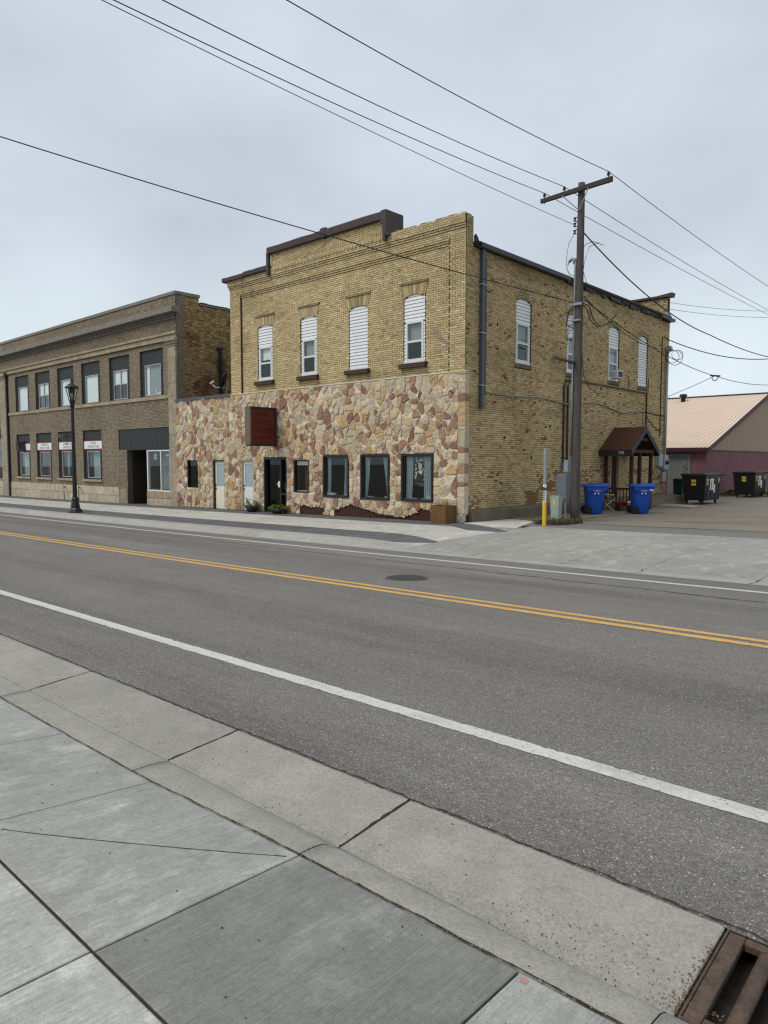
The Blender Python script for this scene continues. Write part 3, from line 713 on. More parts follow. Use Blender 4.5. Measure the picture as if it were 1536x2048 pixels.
# rear parapet with its brick face towards the street
RP = Frame((0, 35.42, 0), (1, 0, 0), (0, -1, 0))
Br, mr_ = gen_wall(RP, 8.75, 9.80, lambda z: [(-19, XC - .01, 0)], lambda z: [], lambda z: [], lambda u, z: tone(random.choice(BUFF), random.uniform(.6, .9)), thick=.28)
mr_.build('rear_parapet', 'mortar_buff', bld); emit_bricks(RP, Br, bld)
mb = MB(); mb.prism([(-19, 9.80), (-13.6, 9.80), (-13.55, 9.98), (-14.3, 9.90), (-19, 9.9)], lambda u, z, t: (u, t, z), 35.3, 35.76); mb.build('rear_coping', 'capmetal', bld)
mb = MB(); mb.box(XC - .02, XC + .12, 35.1, 35.55, 8.86, 9.02); mb.build('rear_flashing', 'galv', bld)
# roof with corrugated eave
mb = MB(); mb.hexa([(XL + .05, YF + .36, 8.6), (XC + .10, YF + .44, 8.74), (XC + .10, YB - .1, 8.70), (XL + .05, YB - .1, 8.6), (XL + .05, YF + .36, 8.95), (XC + .10, YF + .44, 8.80), (XC + .10, YB - .1, 8.76), (XL + .05, YB - .1, 8.95)])
mb.build('roof', 'dark_roof', bld)
mb = MB(); y = YF + .46
while y < YB - .15:
    mb.box(XC - .5, XC + .16, y, y + .05, 8.80 - .002 * (y - 19), 8.895 - .002 * (y - 19)); y += .105
mb.build('corrugated_eave', 'dark_roof', bld, kind='stuff')
mb = MB()
for i in range(60):
    y = random.uniform(25.2, YB - .4); l = random.uniform(.1, .7); mb.box(XC - .005, XC + random.uniform(.03, .12), y, y + l, 8.74 - random.uniform(.03, .16), 8.742)
mb.build('rotten_fascia', 'black_trim', bld, kind='stuff')
# gutter
def gut_prof(y): return [(XC + .09, y, 8.70), (XC + .24, y, 8.70), (XC + .25, y, 8.76), (XC + .26, y, 8.83), (XC + .235, y, 8.83), (XC + .225, y, 8.725), (XC + .105, y, 8.725), (XC + .09, y, 8.83)]
def gutter(y0, y1, parent, dz0=0, dz1=0):
    mb = MB(); A, Bq = gut_prof(y0), gut_prof(y1); n = len(A)
    mb.add([(x, y, z + dz0) for x, y, z in A] + [(x, y, z + dz1) for x, y, z in Bq], [(i, (i + 1) % n, n + (i + 1) % n, n + i) for i in range(n)] + [tuple(range(n))[::-1], tuple(range(n, 2 * n))])
    return mb.build('gutter', 'gutter_metal', parent)
gutter(19.35, 25.2, bld); gutter(34.2, YB + .05, bld, -.05, -.09)
mb = MB(); mb.hexa([(XC + .02, 19.22, 8.72), (XC + .12, 19.22, 8.72), (XC + .12, 19.4, 8.72), (XC + .02, 19.4, 8.72), (XC + .02, 19.2, 9.05), (XC + .1, 19.2, 9.1), (XC + .1, 19.34, 9.0), (XC + .02, 19.34, 8.95)]); mb.build('torn_flashing', 'black_trim', bld)
mb = MB(); mb.box(XC + .03, XC + .14, 19.56, 19.72, 3.55, 8.70); mb.box(XC + .03, XC + .15, 19.73, 19.77, 4.0, 8.4)
mb.build('downspout', 'slate_metal', bld)
mb = MB()
for z in (7.55, 6.0, 4.3): mb.box(XC + .004, XC + .155, 19.50, 19.80, z, z + .035)
mb.build('downspout_strap', 'galv', bld)
mb = MB(); mb.box(XL + .35, XC - .35, YF + .4, YB - .35, 4.55, 4.75); mb.build('upper_floor', 'interior', bld)
mb = MB(); mb.box(XL + .35, XC - 2.2, YF + 2.2, YF + 2.3, -.6, 8.55); mb.box(XC - 2.3, XC - 2.2, YF + 2.3, YB - .35, -.6, 8.55); mb.box(XC - 2.2, XC - .32, YF + 2.2, YF + 2.3, -.6, 4.5); mb.box(XL - 4.4, XL - .05, YF + 2.2, YF + 2.3, -.6, 4.5)
for y in (24.1, 27.8, 31.1): mb.box(XC - 2.2, XC - .32, y, y + .08, 4.8, 8.55)
for xx in (-22.8, -20.1, -17.3, -15.0): mb.box(xx, xx + .08, YF + .4, YF + 2.2, 4.8, 8.55)
mb.build('inner_wall', 'interior', bld)  # partitions added so no sky brightness shows through from window to window
mb = MB(); mb.box(-30.9, XC - .32, YF + .1, YF + 2.2, -.6, -.45); mb.build('shop_floor', 'interior', bld)
# metal caps on the parapet
mb = MB()
def cap(u0, u1, za, zb, n=.19, depth=.42):
    k = 5; vs = []
    for i in range(k + 1):
        u = lerp(u0, u1, i / k); w_ = random.uniform(-.018, .018)
        for (nn, z) in ((n - .04, za), (n, za + .02 + w_), (n + .01, zb - .05), (n - .05, zb + w_), (-depth, zb - .04), (-depth, za)): vs.append(FRONT.p(u, nn, z))
    mb.add(vs, [(i * 6 + j, i * 6 + (j + 1) % 6, (i + 1) * 6 + (j + 1) % 6, (i + 1) * 6 + j) for i in range(k) for j in range(6)] + [tuple(range(6))[::-1], tuple(range(k * 6, k * 6 + 6))])
cap(-26.82, -25.3, 9.60, 9.80); cap(-25.298, -23.63, 9.61, 9.82); cap(-23.66, -20.3, 10.22, 10.50); cap(-20.298, -17.30, 10.20, 10.50); cap(-20.42, -20.16, 10.2, 10.57, .2, .44)
FRONT.box(mb, -17.299, -17.05, -.72, .205, 10.05, 10.495); FRONT.box(mb, -17.22, -17.05, -.72, .20, 9.70, 10.049); FRONT.box(mb, -17.20, -17.08, .10, .215, 9.46, 9.699); FRONT.box(mb, -17.05, -16.93, .10, .20, 9.60, 9.74)
FRONT.box(mb, -23.70, -23.56, .06, .19, 9.40, 10.30)
mb.build('parapet_cap', 'capmetal', bld)
# ---- windows of the upper floor
def upper_window(F, u0, u1, zs, spring, crown, n0, style, sill_m='brown_stone', sill=(.12, .10, 5.01, 5.17), zt=6.6):
    c = (u0 + u1) / 2; fr = MB()
    if style != 'blank':
        a, b = u0 + .09, u1 - .09; zb = zs + .07
        for (p, q, r, s_) in ((a, a + .07, zb, zt), (b - .07, b, zb, zt), (a + .0701, b - .0701, zt - .07, zt), (a + .0701, b - .0701, zb, zb + .07), (a + .0701, b - .0701, zb + .62, zb + .69)):
            F.box(fr, p, q, n0 - .05, n0 + .025, r, s_)
        F.box(fr, u0 + .005, u1 - .005, n0 - .06, n0 + .035, zs, zs + .068)
    else: F.box(fr, u0 + .005, u1 - .005, n0 - .04, n0 + .012, zs, zs + .05)
    W = fr.build('window', 'white_paint', bld)
    zlo = zs + .069 if style != 'blank' else zs + .051
    def slat(a, b, z, h):
        m_ = MB(); P = [F.p(a, n0 - .03, z), F.p(b, n0 - .03, z), F.p(b, n0 + .014, z), F.p(a, n0 + .014, z), F.p(a, n0 - .03, z + h), F.p(b, n0 - .03, z + h), F.p(b, n0 - .004, z + h), F.p(a, n0 - .004, z + h)]
        m_.hexa(P); return m_
    h = .118; z = zlo; first = {}
    while z < crown + .02:
        if style != 'blank' and z + h < zt + .02:
            spans = ((u0 + .004, u0 + .0885), (u1 - .0885, u1 - .004))
        else:
            spans = ((u0 + .004, u1 - .004),)
            if style != 'blank' and z < zt: z = zt + .004
        for k, (a, b) in enumerate(spans):
            key = (len(spans), k)
            if key in first: ob, zz = first[key]; inst(ob, W, (0, 0, z - zz), 'slat')
            else: ob = slat(a, b, z, h - .014).build('slat', 'vinyl', W); first[key] = (ob, z)
        z += h
    if style != 'blank':
        a, b = u0 + .161, u1 - .161; zb = zs + .141
        p1 = MB(); F.box(p1, a, b, n0 - .03, n0 - .024, zb, zb + .548); p1.build('pane', 'glass', W)
        p2 = MB(); F.box(p2, a, b, n0 - .018, n0 - .012, zs + .762, zt - .071); p2.build('pane', 'glass', W)
        sh = MB(); F.box(sh, a - .05, b + .05, n0 - .12, n0 - .11, zs + .72 + (.15 if style == 'half' else 0), zt); sh.build('reflection_panel', 'blind_grey' if style != 'half' else 'blind', W)  # pale panel behind the upper sash, its colour standing in for a reflection
        if style == 'half':
            d = MB(); F.box(d, c - .05, c + .03, n0 - .03, n0 - .022, 6.05, 6.25); d.build('window_sticker', 'sticker_white', W)
    bk = MB(); F.box(bk, u0 - .05, u1 + .05, n0 - .09, n0 - .051, zt - .02 if style != 'blank' else zs, crown + .01); bk.build('backing', 'vinyl', W)
    sl = MB(); F.box(sl, u0 - sill[0], u1 + sill[0] - .01, n0 - .05, n0 + .09 + sill[1], sill[2], sill[3]); sl.build('sill', sill_m, W, bevel=.012)
for (a, b), stl in zip(FW, ('half', 'sash', 'blank', 'sash')): upper_window(FRONT, a, b, 5.19, Z_SPR, 7.50, -.125, stl)
for (a, b), stl in zip(SW, ('sash', 'sash', 'sash', 'blank')): upper_window(SIDE, a, b, 5.28, 7.43, 7.57, -.05, stl, 'old_concrete', (.06, -.03, 5.13, 5.278), 6.70)
# ================================================================== STONE-CLAD GROUND FLOOR
OPEN = {'lw': (-30.08, -29.15, .54, 1.85), 'd1': (-27.95, -27.03, -.42, 1.85), 'd2': (-25.80, -24.90, -.38, 1.86), 'ent': (-24.20, -22.66, -.34, 1.98),
        's1': (-22.22, -21.27, .55, 1.87), 's2': (-20.45, -19.04, .42, 2.05), 's3': (-18.41, -16.98, .41, 2.07), 's4': (-16.42, -15.00, .42, 2.08)}
def wall_open(F, mb, u0, u1, z0, z1, rects, n0, n1, col=None):
    us = sorted({u0, u1} | {r[0] for r in rects} | {r[1] for r in rects}); us = [u for u in us if u0 <= u <= u1]
    for a, b in zip(us[:-1], us[1:]):
        segs = [(z0, z1)]
        for r in rects:
            if r[0] < (a + b) / 2 < r[1]:
                ns = []
                for p, q in segs:
                    if r[2] > p: ns.append((p, min(q, r[2])))
                    if r[3] < q: ns.append((max(p, r[3]), q))
                segs = [s_ for s_ in ns if s_[1] - s_[0] > .001]
        for p, q in segs: F.box(mb, a, b, n0, n1, p, q, col)
XA = -30.98
mb = MB(); wall_open(FRONT, mb, XA, XC - .012, -.9, 4.598, list(OPEN.values()), -.30, .012); mb.build('ground_floor_wall', 'maroon_render', bld)
def zground(u): return G(u, 18.7)
SC = [(-21.95, -9), (-21.9, .03), (-21.5, .06), (-21.1, .0), (-20.7, .04), (-20.42, -.02), (-20.4, -9), (-19.95, -9), (-19.9, -.06), (-19.5, .06), (-18.98, .21), (-18.4, .10), (-17.9, .02), (-17.5, -.10), (-16.9, -.12), (-16.3, -.13), (-15.9, .02), (-15.55, .20), (-15.2, .16), (-14.98, .08), (-14.96, -9)]
def zlow(u):
    g = zground(u) + .01; s_ = interp(u, [p[0] for p in SC], [p[1] for p in SC]); return max(g, s_)
# mortar bed in narrow strips with a ragged foot
mb = MB(); u = XA
while u < -13.99:
    v = min(u + .075, -13.99); m_ = (u + v) / 2; zl = zlow(m_); lowered = zl > zground(m_) + .03
    zl += random.uniform(-.03, .03) if lowered else 0
    rs = []
    for r in OPEN.values():
        if r[0] - .001 < m_ < r[1] + .001: rs.append((u - 1, v + 1, r[2], r[3]))
    cuts = {u, v}
    for r in OPEN.values():
        for e in r[:2]:
            if u < e < v: cuts.add(e)
    cs = sorted(cuts)
    for a, b in zip(cs[:-1], cs[1:]):
        mm = (a + b) / 2; rr = [(a - 1, b + 1, r[2], r[3]) for r in OPEN.values() if r[0] < mm < r[1]]
        wall_open(FRONT, mb, a, b, zl, 4.70, [(a, b, r[2], r[3]) for r in rr], .0125, .05)
    u = v
facing = mb.build('stone_facing', 'stone_mortar', bld)
mb = MB(); FRONT.box(mb, XL, -13.7, .012, .085, 4.702, 4.735); mb.build('mortar_cap', 'stone_mortar', bld)
# power diagram of irregular stones
AS = 1.22                                           # stones a little taller than wide
sites = []
def ok(x, y, r):
    for (a, b, q, d) in grid_near(x, y):
        if (a - x) ** 2 + (b - y) ** 2 < (.52 * (r + q)) ** 2: return False
    return True
GRID = {}
def grid_near(x, y):
    i, j = int(x // .7), int(y // .7)
    for a in (-1, 0, 1):
        for b in (-1, 0, 1): yield from GRID.get((i + a, j + b), ())
def put(x, y, r, dummy=False): GRID.setdefault((int(x // .7), int(y // .7)), []).append((x, y, r, dummy)); sites.append((x, y, r, dummy))
for (a, b, c_, d_) in OPEN.values():                # mirrored pairs keep joints along the openings
    for z in np.arange(max(c_, -.3) + .12, d_, .27):
        zz = z + random.uniform(-.05, .05); e = random.uniform(.09, .15)
        put((a - e) * AS, zz, .13); put((a + e) * AS, zz, .13, True); put((b + e) * AS, zz, .13); put((b - e) * AS, zz, .13, True)
    for u in np.arange(a + .15, b - .05, .27):
        uu = u + random.uniform(-.04, .04); e = random.uniform(.10, .16)
        put(uu * AS, d_ + e, .13); put(uu * AS, d_ - e, .13, True)
        if c_ > 0: put(uu * AS, c_ - e, .13); put(uu * AS, c_ + e, .13, True)
def inside(u, z, m=.10): return any(r[0] - m < u < r[1] + m and r[2] - m < z < r[3] + m for r in OPEN.values())
for r, cnt in ((.50, 60), (.40, 400), (.30, 1500), (.20, 2500)):
    for _ in range(cnt):
        u, z = random.uniform(XA + .03, -14.02), random.uniform(-.5, 4.68)
        if z < zground(u) - .05 or inside(u, z): continue
        rr = r * random.uniform(.88, 1.1)
        if r > .3 and z < .45: continue
        if ok(u * AS, z, rr): put(u * AS, z, rr)
def clip(poly, nx, ny, c):                          # keep nx*x+ny*y <= c
    o_ = []; n = len(poly)
    for i in range(n):
        p, q = poly[i], poly[(i + 1) % n]; a, b = nx * p[0] + ny * p[1] - c, nx * q[0] + ny * q[1] - c
        if a <= 0: o_.append(p)
        if (a < 0 < b) or (b < 0 < a): t = a / (a - b); o_.append((p[0] + (q[0] - p[0]) * t, p[1] + (q[1] - p[1]) * t))
    return o_
def parea(p): return .5 * sum(p[i][0] * p[(i + 1) % len(p)][1] - p[(i + 1) % len(p)][0] * p[i][1] for i in range(len(p)))
CREAM = [S(202, 184, 158), S(194, 179, 157), S(190, 174, 150), S(205, 190, 166)]; TAN = [S(196, 170, 132), S(188, 163, 127), S(200, 177, 140), S(188, 158, 118)]; RED = [S(154, 121, 102), S(164, 130, 108), S(147, 112, 93), S(172, 140, 117)]
stones = []
def split(P, thr, depth=0):                          # break a cell into angular pieces
    A = abs(parea(P))
    if A < thr or depth > 5:
        if A > .0045: stones.append(P)
        return
    cx, cz = sum(p[0] for p in P) / len(P), sum(p[1] for p in P) / len(P)
    sxx = sum((p[0] - cx) ** 2 for p in P); szz = sum((p[1] - cz) ** 2 for p in P); sxz = sum((p[0] - cx) * (p[1] - cz) for p in P)
    an = .5 * math.atan2(2 * sxz, sxx - szz) + random.gauss(0, .30); nx, nz = math.cos(an), math.sin(an); l = math.sqrt(A)
    c0 = nx * cx + nz * cz + random.uniform(-.12, .12) * l
    for sg in (1, -1):
        Q = clip(P, sg * nx, sg * nz, sg * c0 - .0120)
        if len(Q) > 2: split(Q, thr * random.uniform(.7, 1.5), depth + 1)
for (x, y, r, dummy) in sites:
    if dummy: continue
    poly = [(x - .6, y - .6), (x + .6, y - .6), (x + .6, y + .6), (x - .6, y + .6)]
    nb = sorted(((a - x) ** 2 + (b - y) ** 2, a, b, q) for (a, b, q, d) in grid_near(x, y) if (a, b) != (x, y))[:26]
    for d2, a, b, q in nb:
        nx, ny = a - x, b - y; l = math.sqrt(d2); cc = (a * a + b * b - x * x - y * y - .30 * (q * q - r * r)) / 2
        poly = clip(poly, nx / l, ny / l, cc / l - .0125)
        if len(poly) < 3: break
    if len(poly) < 3: continue
    P = [(a / AS, b) for a, b in poly]; u0 = x / AS
    P = clip(P, 1, 0, -14.0); P = clip(P, -1, 0, -(XA + .012)); P = clip(P, 0, 1, 4.69)
    if len(P) > 2: P = clip(P, 0, -1, -(zlow(u0) + .012))
    for (a, b, c_, d_) in OPEN.values():
        if len(P) < 3: break
        if max(p[0] for p in P) > a and min(p[0] for p in P) < b and max(p[1] for p in P) > c_ and min(p[1] for p in P) < d_:
            opts = [((1, 0, a - .01), a - u0), ((-1, 0, -(b + .01)), u0 - b), ((0, 1, c_ - .01), c_ - y), ((0, -1, -(d_ + .01)), y - d_)]
            hp = max(opts, key=lambda t: t[1])[0]; P = clip(P, *hp)
    if len(P) < 3 or parea(P) < .004: continue
    split(P, random.choice((.06, .08, .11, .15, .20, .26)))
def stone_mesh(mb, P):
    n = len(P); Q = []
    for i in range(n):
        p, q, s_ = P[i - 1], P[i], P[(i + 1) % n]; k1, k2 = random.uniform(.07, .20), random.uniform(.07, .20)
        Q += [(lerp(q[0], p[0], k1), lerp(q[1], p[1], k1)), (lerp(q[0], s_[0], k2), lerp(q[1], s_[1], k2))]
    cx, cz = sum(p[0] for p in Q) / len(Q), sum(p[1] for p in Q) / len(Q); m_ = len(Q); A = abs(parea(P))
    h = random.uniform(.062, .094); tx, tz = random.uniform(-.13, .13), random.uniform(-.13, .13)
    k = random.random(); pal = CREAM if k < .42 else (TAN if k < .71 else RED)
    if A > .16 and k > .40: pal = random.choice((TAN, RED, CREAM))
    col = jit(random.choice(pal), .10, .03); vs = []
    for (sc, hh) in ((1, .03), (.985, h - .012), (.94, h - .002), (.60, h + .004)):
        for (a, b) in Q:
            du, dz = (a - cx), (b - cz); jitn = random.uniform(-.008, .009) if sc < .95 else 0
            vs.append(FRONT.p(cx + du * sc, hh + (tx * du + tz * dz) * (0 if sc == 1 else 1) + jitn, cz + dz * sc))
    vs.append(FRONT.p(cx, h + .004, cz)); fs = []
    for L_ in range(3): fs += [(L_ * m_ + i, L_ * m_ + (i + 1) % m_, (L_ + 1) * m_ + (i + 1) % m_, (L_ + 1) * m_ + i) for i in range(m_)]
    fs += [(3 * m_ + i, 3 * m_ + (i + 1) % m_, 4 * m_) for i in range(m_)]
    mb.add(vs, fs, col)
def sarea(P):
    c = np.array([sum(p[0] for p in P) / len(P), YF, sum(p[1] for p in P) / len(P)]); d = c - EYEV; return abs(parea(P)) * abs(d[1]) / np.linalg.norm(d) ** 3
stones.sort(key=lambda P: -sarea(P))
big = MB()
for i, P in enumerate(stones):
    if i < 290: mb = MB(); stone_mesh(mb, P); mb.build('stone', 'stone', facing)
    else: stone_mesh(big, P)
big.build('stonework', 'stone', facing, kind='stuff')
# corner quoins wrapping to the side wall
z = zground(-13.9) + .30; k = 0
while z < 4.66:
    h = random.choice((.14, .18, .26, .34, .46, .55)); h = min(h, 4.69 - z); mb = MB()
    mb.hexa([(-13.985, YF - .085, z), (-13.70, YF - .085, z), (-13.70, YF + .16, z), (-13.985, YF + .0, z), (-13.985, YF - .085, z + h - .018), (-13.70, YF - .085, z + h - .018), (-13.70, YF + .16, z + h - .018), (-13.985, YF + .0, z + h - .018)], jit(random.choice(random.choice((CREAM, CREAM, TAN, RED))), .1))
    mb.build('quoin', 'stone', facing, bevel=.012); z += h; k += 1
mb = MB(); mb.box(-13.99, -13.785, YF - .06, YF + .0, zground(-13.9), 4.7); mb.box(-13.784, -13.715, YF - .06, YF + .15, zground(-13.9) + .28, 4.7); mb.build('quoin_mortar', 'stone_mortar', facing)
for r_ in range(4):
    for c_ in range(3):
        mb = MB(); x0 = -13.98 + c_ * .1 + (.03 if r_ % 2 else 0); z0 = zground(-13.9) + .02 + r_ * .066
        mb.box(x0, x0 + .085, YF - .085 + random.uniform(0, .03), YF - .01, z0, z0 + .052, jit(S(190, 182, 168), .15)); mb.build('exposed_brick', 'stone', facing)

# ---- shop windows
def frame_win(F, r, n0, n1, wd, m, name='shop_window', parent=bld):
    a, b, c_, d_ = r; mb = MB()
    F.box(mb, a + .004, a + wd, n0, n1, c_ + .004, d_ - .004); F.box(mb, b - wd, b - .004, n0, n1, c_ + .004, d_ - .004)
    F.box(mb, a + wd + .0005, b - wd - .0005, n0, n1, c_ + .004, c_ + wd); F.box(mb, a + wd + .0005, b - wd - .0005, n0, n1, d_ - wd, d_ - .004)
    return mb.build(name, m, parent)
def curtain(F, parent, pts, n, z0, z1, m='curtain'):
    """pts: list of (u_top, u_mid, u_bottom) edges left and right; pleated cloth"""
    (lt, lm, lb), (rt, rm, rb) = pts; K, R = 26, 12; mb = MB(); vs = []
    for j in range(R + 1):
        t = j / R; q = lambda a, b, c_: a * (1 - t) ** 2 + 2 * b * t * (1 - t) + c_ * t * t
        L_, R_ = q(lt, lm, lb), q(rt, rm, rb)
        for i in range(K + 1):
            s_ = i / K; vs.append(F.p(lerp(L_, R_, s_), n + .03 * math.sin(s_ * 6.28 * 3.3 + .6 * math.sin(3 * t)) * (.6 + .4 * t), lerp(z1, z0, t)))
    mb.add(vs, [(j * (K + 1) + i, j * (K + 1) + i + 1, (j + 1) * (K + 1) + i + 1, (j + 1) * (K + 1) + i) for j in range(R) for i in range(K)])
    return mb.build('curtain', m, parent, smooth=True)
def lump(F, parent, u0, u1, n, z, h, m='curtain'):
    mb = MB(); K = 14; vs = []
    for i in range(K + 1):
        t = i / K; hh = h * (.35 + .65 * abs(math.sin(7 * t + u0)) * (1 - .4 * t)); u = lerp(u0, u1, t)
        vs += [F.p(u, n + .10, z), F.p(u, n + .09, z + hh * .7), F.p(u, n, z + hh), F.p(u, n - .12, z + hh * .5)]
    mb.add(vs, [(i * 4 + j, i * 4 + j + 1, (i + 1) * 4 + j + 1, (i + 1) * 4 + j) for i in range(K) for j in range(3)]); return mb.build('fallen_curtain', m, parent, smooth=True)
for k in ('s2', 's3', 's4'):
    r = OPEN[k]; W = frame_win(FRONT, r, -.05, .105, .075, 'black_trim'); a, b, c_, d_ = r
    mb = MB(); wd = .075; i0, i1, j0, j1 = a + wd, b - wd, c_ + wd, d_ - wd
    for q in ((i0 + .0005, i0 + .03, j0, j1), (i1 - .03, i1 - .0005, j0, j1), (i0 + .0305, i1 - .0305, j0 + .0005, j0 + .03), (i0 + .0305, i1 - .0305, j1 - .03, j1 - .0005)): FRONT.box(mb, q[0], q[1], -.02, .04, q[2], q[3])
    mb.build('sash', 'bronze_frame', W)
    mb = MB(); FRONT.box(mb, i0 + .02, i1 - .02, .004, .010, j0 + .02, j1 - .02); mb.build('pane', 'glass', W)
    mb = MB(); FRONT.box(mb, a - .05, b + .05, -.62, -.30, c_ - .12, c_ - .02); mb.build('window_ledge', 'interior', W)
    zt, zb = d_ - .09, c_ + .06
    if k == 's2':
        curtain(FRONT, W, ((a + .10, a + .13, a + .08), (a + .30, a + .32, a + .26)), -.09, zb, zt); curtain(FRONT, W, ((b - .36, b - .34, b - .42), (b - .16, b - .16, b - .17)), -.09, zb, zt); lump(FRONT, W, a + .1, a + .55, -.12, c_ + .06, .16); lump(FRONT, W, b - .4, b - .07, -.12, c_ + .06, .10)
    if k == 's3':
        curtain(FRONT, W, ((a + .09, a + .14, a + .06), (a + .34, a + .34, a + .18)), -.09, zb, zt); curtain(FRONT, W, ((b - .46, b - .30, b - .22), (b - .17, b - .16, b - .15)), -.09, zb, zt); lump(FRONT, W, a + .2, a + .55, -.12, c_ + .06, .07); lump(FRONT, W, b - .35, b - .1, -.12, c_ + .06, .09)
    if k == 's4':
        curtain(FRONT, W, ((a + .14, a + .11, a + .09), (a + .42, a + .43, a + .36)), -.09, zb, zt); curtain(FRONT, W, ((b - .50, b - .50, b - .52), (b - .17, b - .17, b - .20)), -.09, zb, zt); lump(FRONT, W, b - .36, b - .1, -.12, c_ + .06, .30); lump(FRONT, W, a + .1, b - .3, -.12, c_ + .06, .07)
        # poster: portrait print on pale leafy paper
        po = thing('window_poster', 'portrait poster of a dark topped figure between the right shop window curtains', 'poster', (-15.70, YF + .3, 1.0))
        u0, u1, z0, z1 = a + .36, a + .92, 1.02, 1.98; n = -.16
        mb = MB(); FRONT.box(mb, u0, u1, n - .02, n, z0, z1); mb.build('paper', 'dark_print', po)
        mb = MB()
        for _ in range(110):
            pu, pz = random.uniform(u0 + .03, u1 - .03), random.uniform(z0 + .12, z1 - .03); an = random.uniform(0, 3.14); l, w_ = random.uniform(.03, .055), random.uniform(.012, .022)
            mb.add([FRONT.p(pu + l * math.cos(an), n + .002 + random.uniform(0, .003), pz + l * math.sin(an)), FRONT.p(pu - w_ * math.sin(an), n + .003, pz + w_ * math.cos(an)), FRONT.p(pu - l * math.cos(an), n + .002, pz - l * math.sin(an)), FRONT.p(pu + w_ * math.sin(an), n + .003, pz - w_ * math.cos(an))], [(3, 2, 1, 0)])
        mb.build('leaf_print', 'poster_pale', po, kind='stuff')
        cu, cz = (u0 + u1) / 2 + .03, 1.64
        def ell(cx, cz_, rx, rz, nn, m, nm):
            mb = MB(); mb.prism([(cx + rx * math.cos(t), cz_ + rz * math.sin(t)) for t in np.linspace(0, 6.283, 21)[:-1]], lambda p, q, t: FRONT.p(p, t, q), nn, nn + .002); mb.build(nm, m, po)
        ell(cu + .035, cz + .02, .12, .16, n + .006, 'brown_wood', 'printed_hair'); ell(cu, cz, .085, .12, n + .009, 'skin_print', 'printed_face')
        mb = MB(); mb.prism([(cu - .06, 1.50), (cu + .06, 1.50), (cu + .13, 1.42), (cu - .10, 1.42)], lambda p, q, t: FRONT.p(p, t, q), n + .0085, n + .0095); mb.build('printed_neck', 'skin_print', po)
        mb = MB(); mb.prism([(cu - .19, 1.06), (cu + .14, 1.06), (cu + .16, 1.42), (cu + .12, 1.44), (cu + .06, 1.36), (cu - .05, 1.36), (cu - .09, 1.45), (cu - .13, 1.43)], lambda p, q, t: FRONT.p(p, t, q), n + .011, n + .012); mb.build('printed_top', 'dark_print', po)
        mb = MB(); FRONT.box(mb, u0, u1, n + .002, n + .006, z0, z0 + .04); FRONT.box(mb, u0 + .25, u1, n - .02, n + .004, z0 - .06, z0 - .025); mb.build('printed_border', 'green_print', po)
r = OPEN['s1']; W = frame_win(FRONT, r, -.05, .07, .055, 'black_trim'); a, b, c_, d_ = r
mb = MB(); FRONT.box(mb, a + .04, b - .04, -.006, .0, c_ + .04, d_ - .04); mb.build('pane', 'glass', W)
mb = MB(); FRONT.box(mb, a + .06, b - .06, -.10, -.08, d_ - .22, d_ - .06); mb.build('roller_blind', 'white_paint', W)
mb = MB(); FRONT.box(mb, a + .06, a + .32, -.5, -.48, c_ + .1, d_ - .2); mb.build('inner_curtain', 'interior_warm', W)
mb = MB(); FRONT.box(mb, a + .06, b - .06, -.12, -.06, c_ + .056, c_ + .08); mb.build('inner_sill', 'white_paint', W)
r = OPEN['lw']; W = frame_win(FRONT, r, -.06, .03, .03, 'black_trim'); a, b, c_, d_ = r
mb = MB(); FRONT.box(mb, a + .02, b - .02, -.046, -.04, c_ + .02, d_ - .02); mb.build('pane', 'glass_dark', W)
mb = MB(); FRONT.box(mb, a + .10, a + .14, -.055, -.05, c_ + .03, d_ - .03); FRONT.box(mb, a + .5, a + .53, -.055, -.05, c_ + .03, d_ - .03); mb.build('mullion', 'bronze_frame', W)
# ---- doors
def leaf_door(r, leaf_m, frame_m, label, jl=.16):
    a, b, c_, d_ = r; c_ = zground((a + b) / 2) + .015
    mb = MB(); FRONT.box(mb, a + .003, a + .05, -.28, .03, c_, d_); FRONT.box(mb, b - .05, b - .003, -.28, .03, c_, d_); FRONT.box(mb, a + .0505, b - .0505, -.28, .03, d_ - .05, d_ - .003); D = mb.build('door', frame_m, bld); D['label'] = label
    n0, n1 = -.10, -.055; p, q = a + .055, b - .055; zt = d_ - .055
    st, mid = .11, c_ + 1.02; mb = MB()
    FRONT.box(mb, p, p + st, n0, n1, c_, zt); FRONT.box(mb, q - st, q, n0, n1, c_, zt); FRONT.box(mb, p + st + .0005, q - st - .0005, n0, n1, zt - .12, zt); FRONT.box(mb, p + st + .0005, q - st - .0005, n0, n1, c_, mid)
    for (e, f) in ((p + st + .04, (p + q) / 2 - .03), ((p + q) / 2 + .03, q - st - .04)): FRONT.box(mb, e, f, n1 - .001, n1 + .008, c_ + .14, mid - .12)
    mb.build('door_leaf', leaf_m, D)
    mb = MB(); FRONT.box(mb, p + st, q - st, n0 + .02, n0 + .025, mid, zt - .12); mb.build('door_blind', 'door_blind', D)
    mb = MB(); FRONT.box(mb, p + st, q - st, n0 + .036, n0 + .041, mid, zt - .12); mb.build('pane', 'glass', D)
    mb = MB()
    for z in (c_ + .92, c_ + 1.08): mb.lathe([(.028, 0), (.03, .02), (.02, .05), (.001, .055)], (0, 0, 0), 10)
    mb.v = [FRONT.p(p + .055 + v[0], n1 + v[2], (c_ + .92 if i < 40 else c_ + 1.08) + v[1]) for i, v in enumerate(mb.v)]; mb.build('door_knob', 'black_trim', D)
    return D
leaf_door(OPEN['d1'], 'cream_paint', 'black_trim', 'cream half glazed door in a dark frame')
leaf_door(OPEN['d2'], 'white_paint', 'tan_paint', 'white half glazed door in a tan frame')
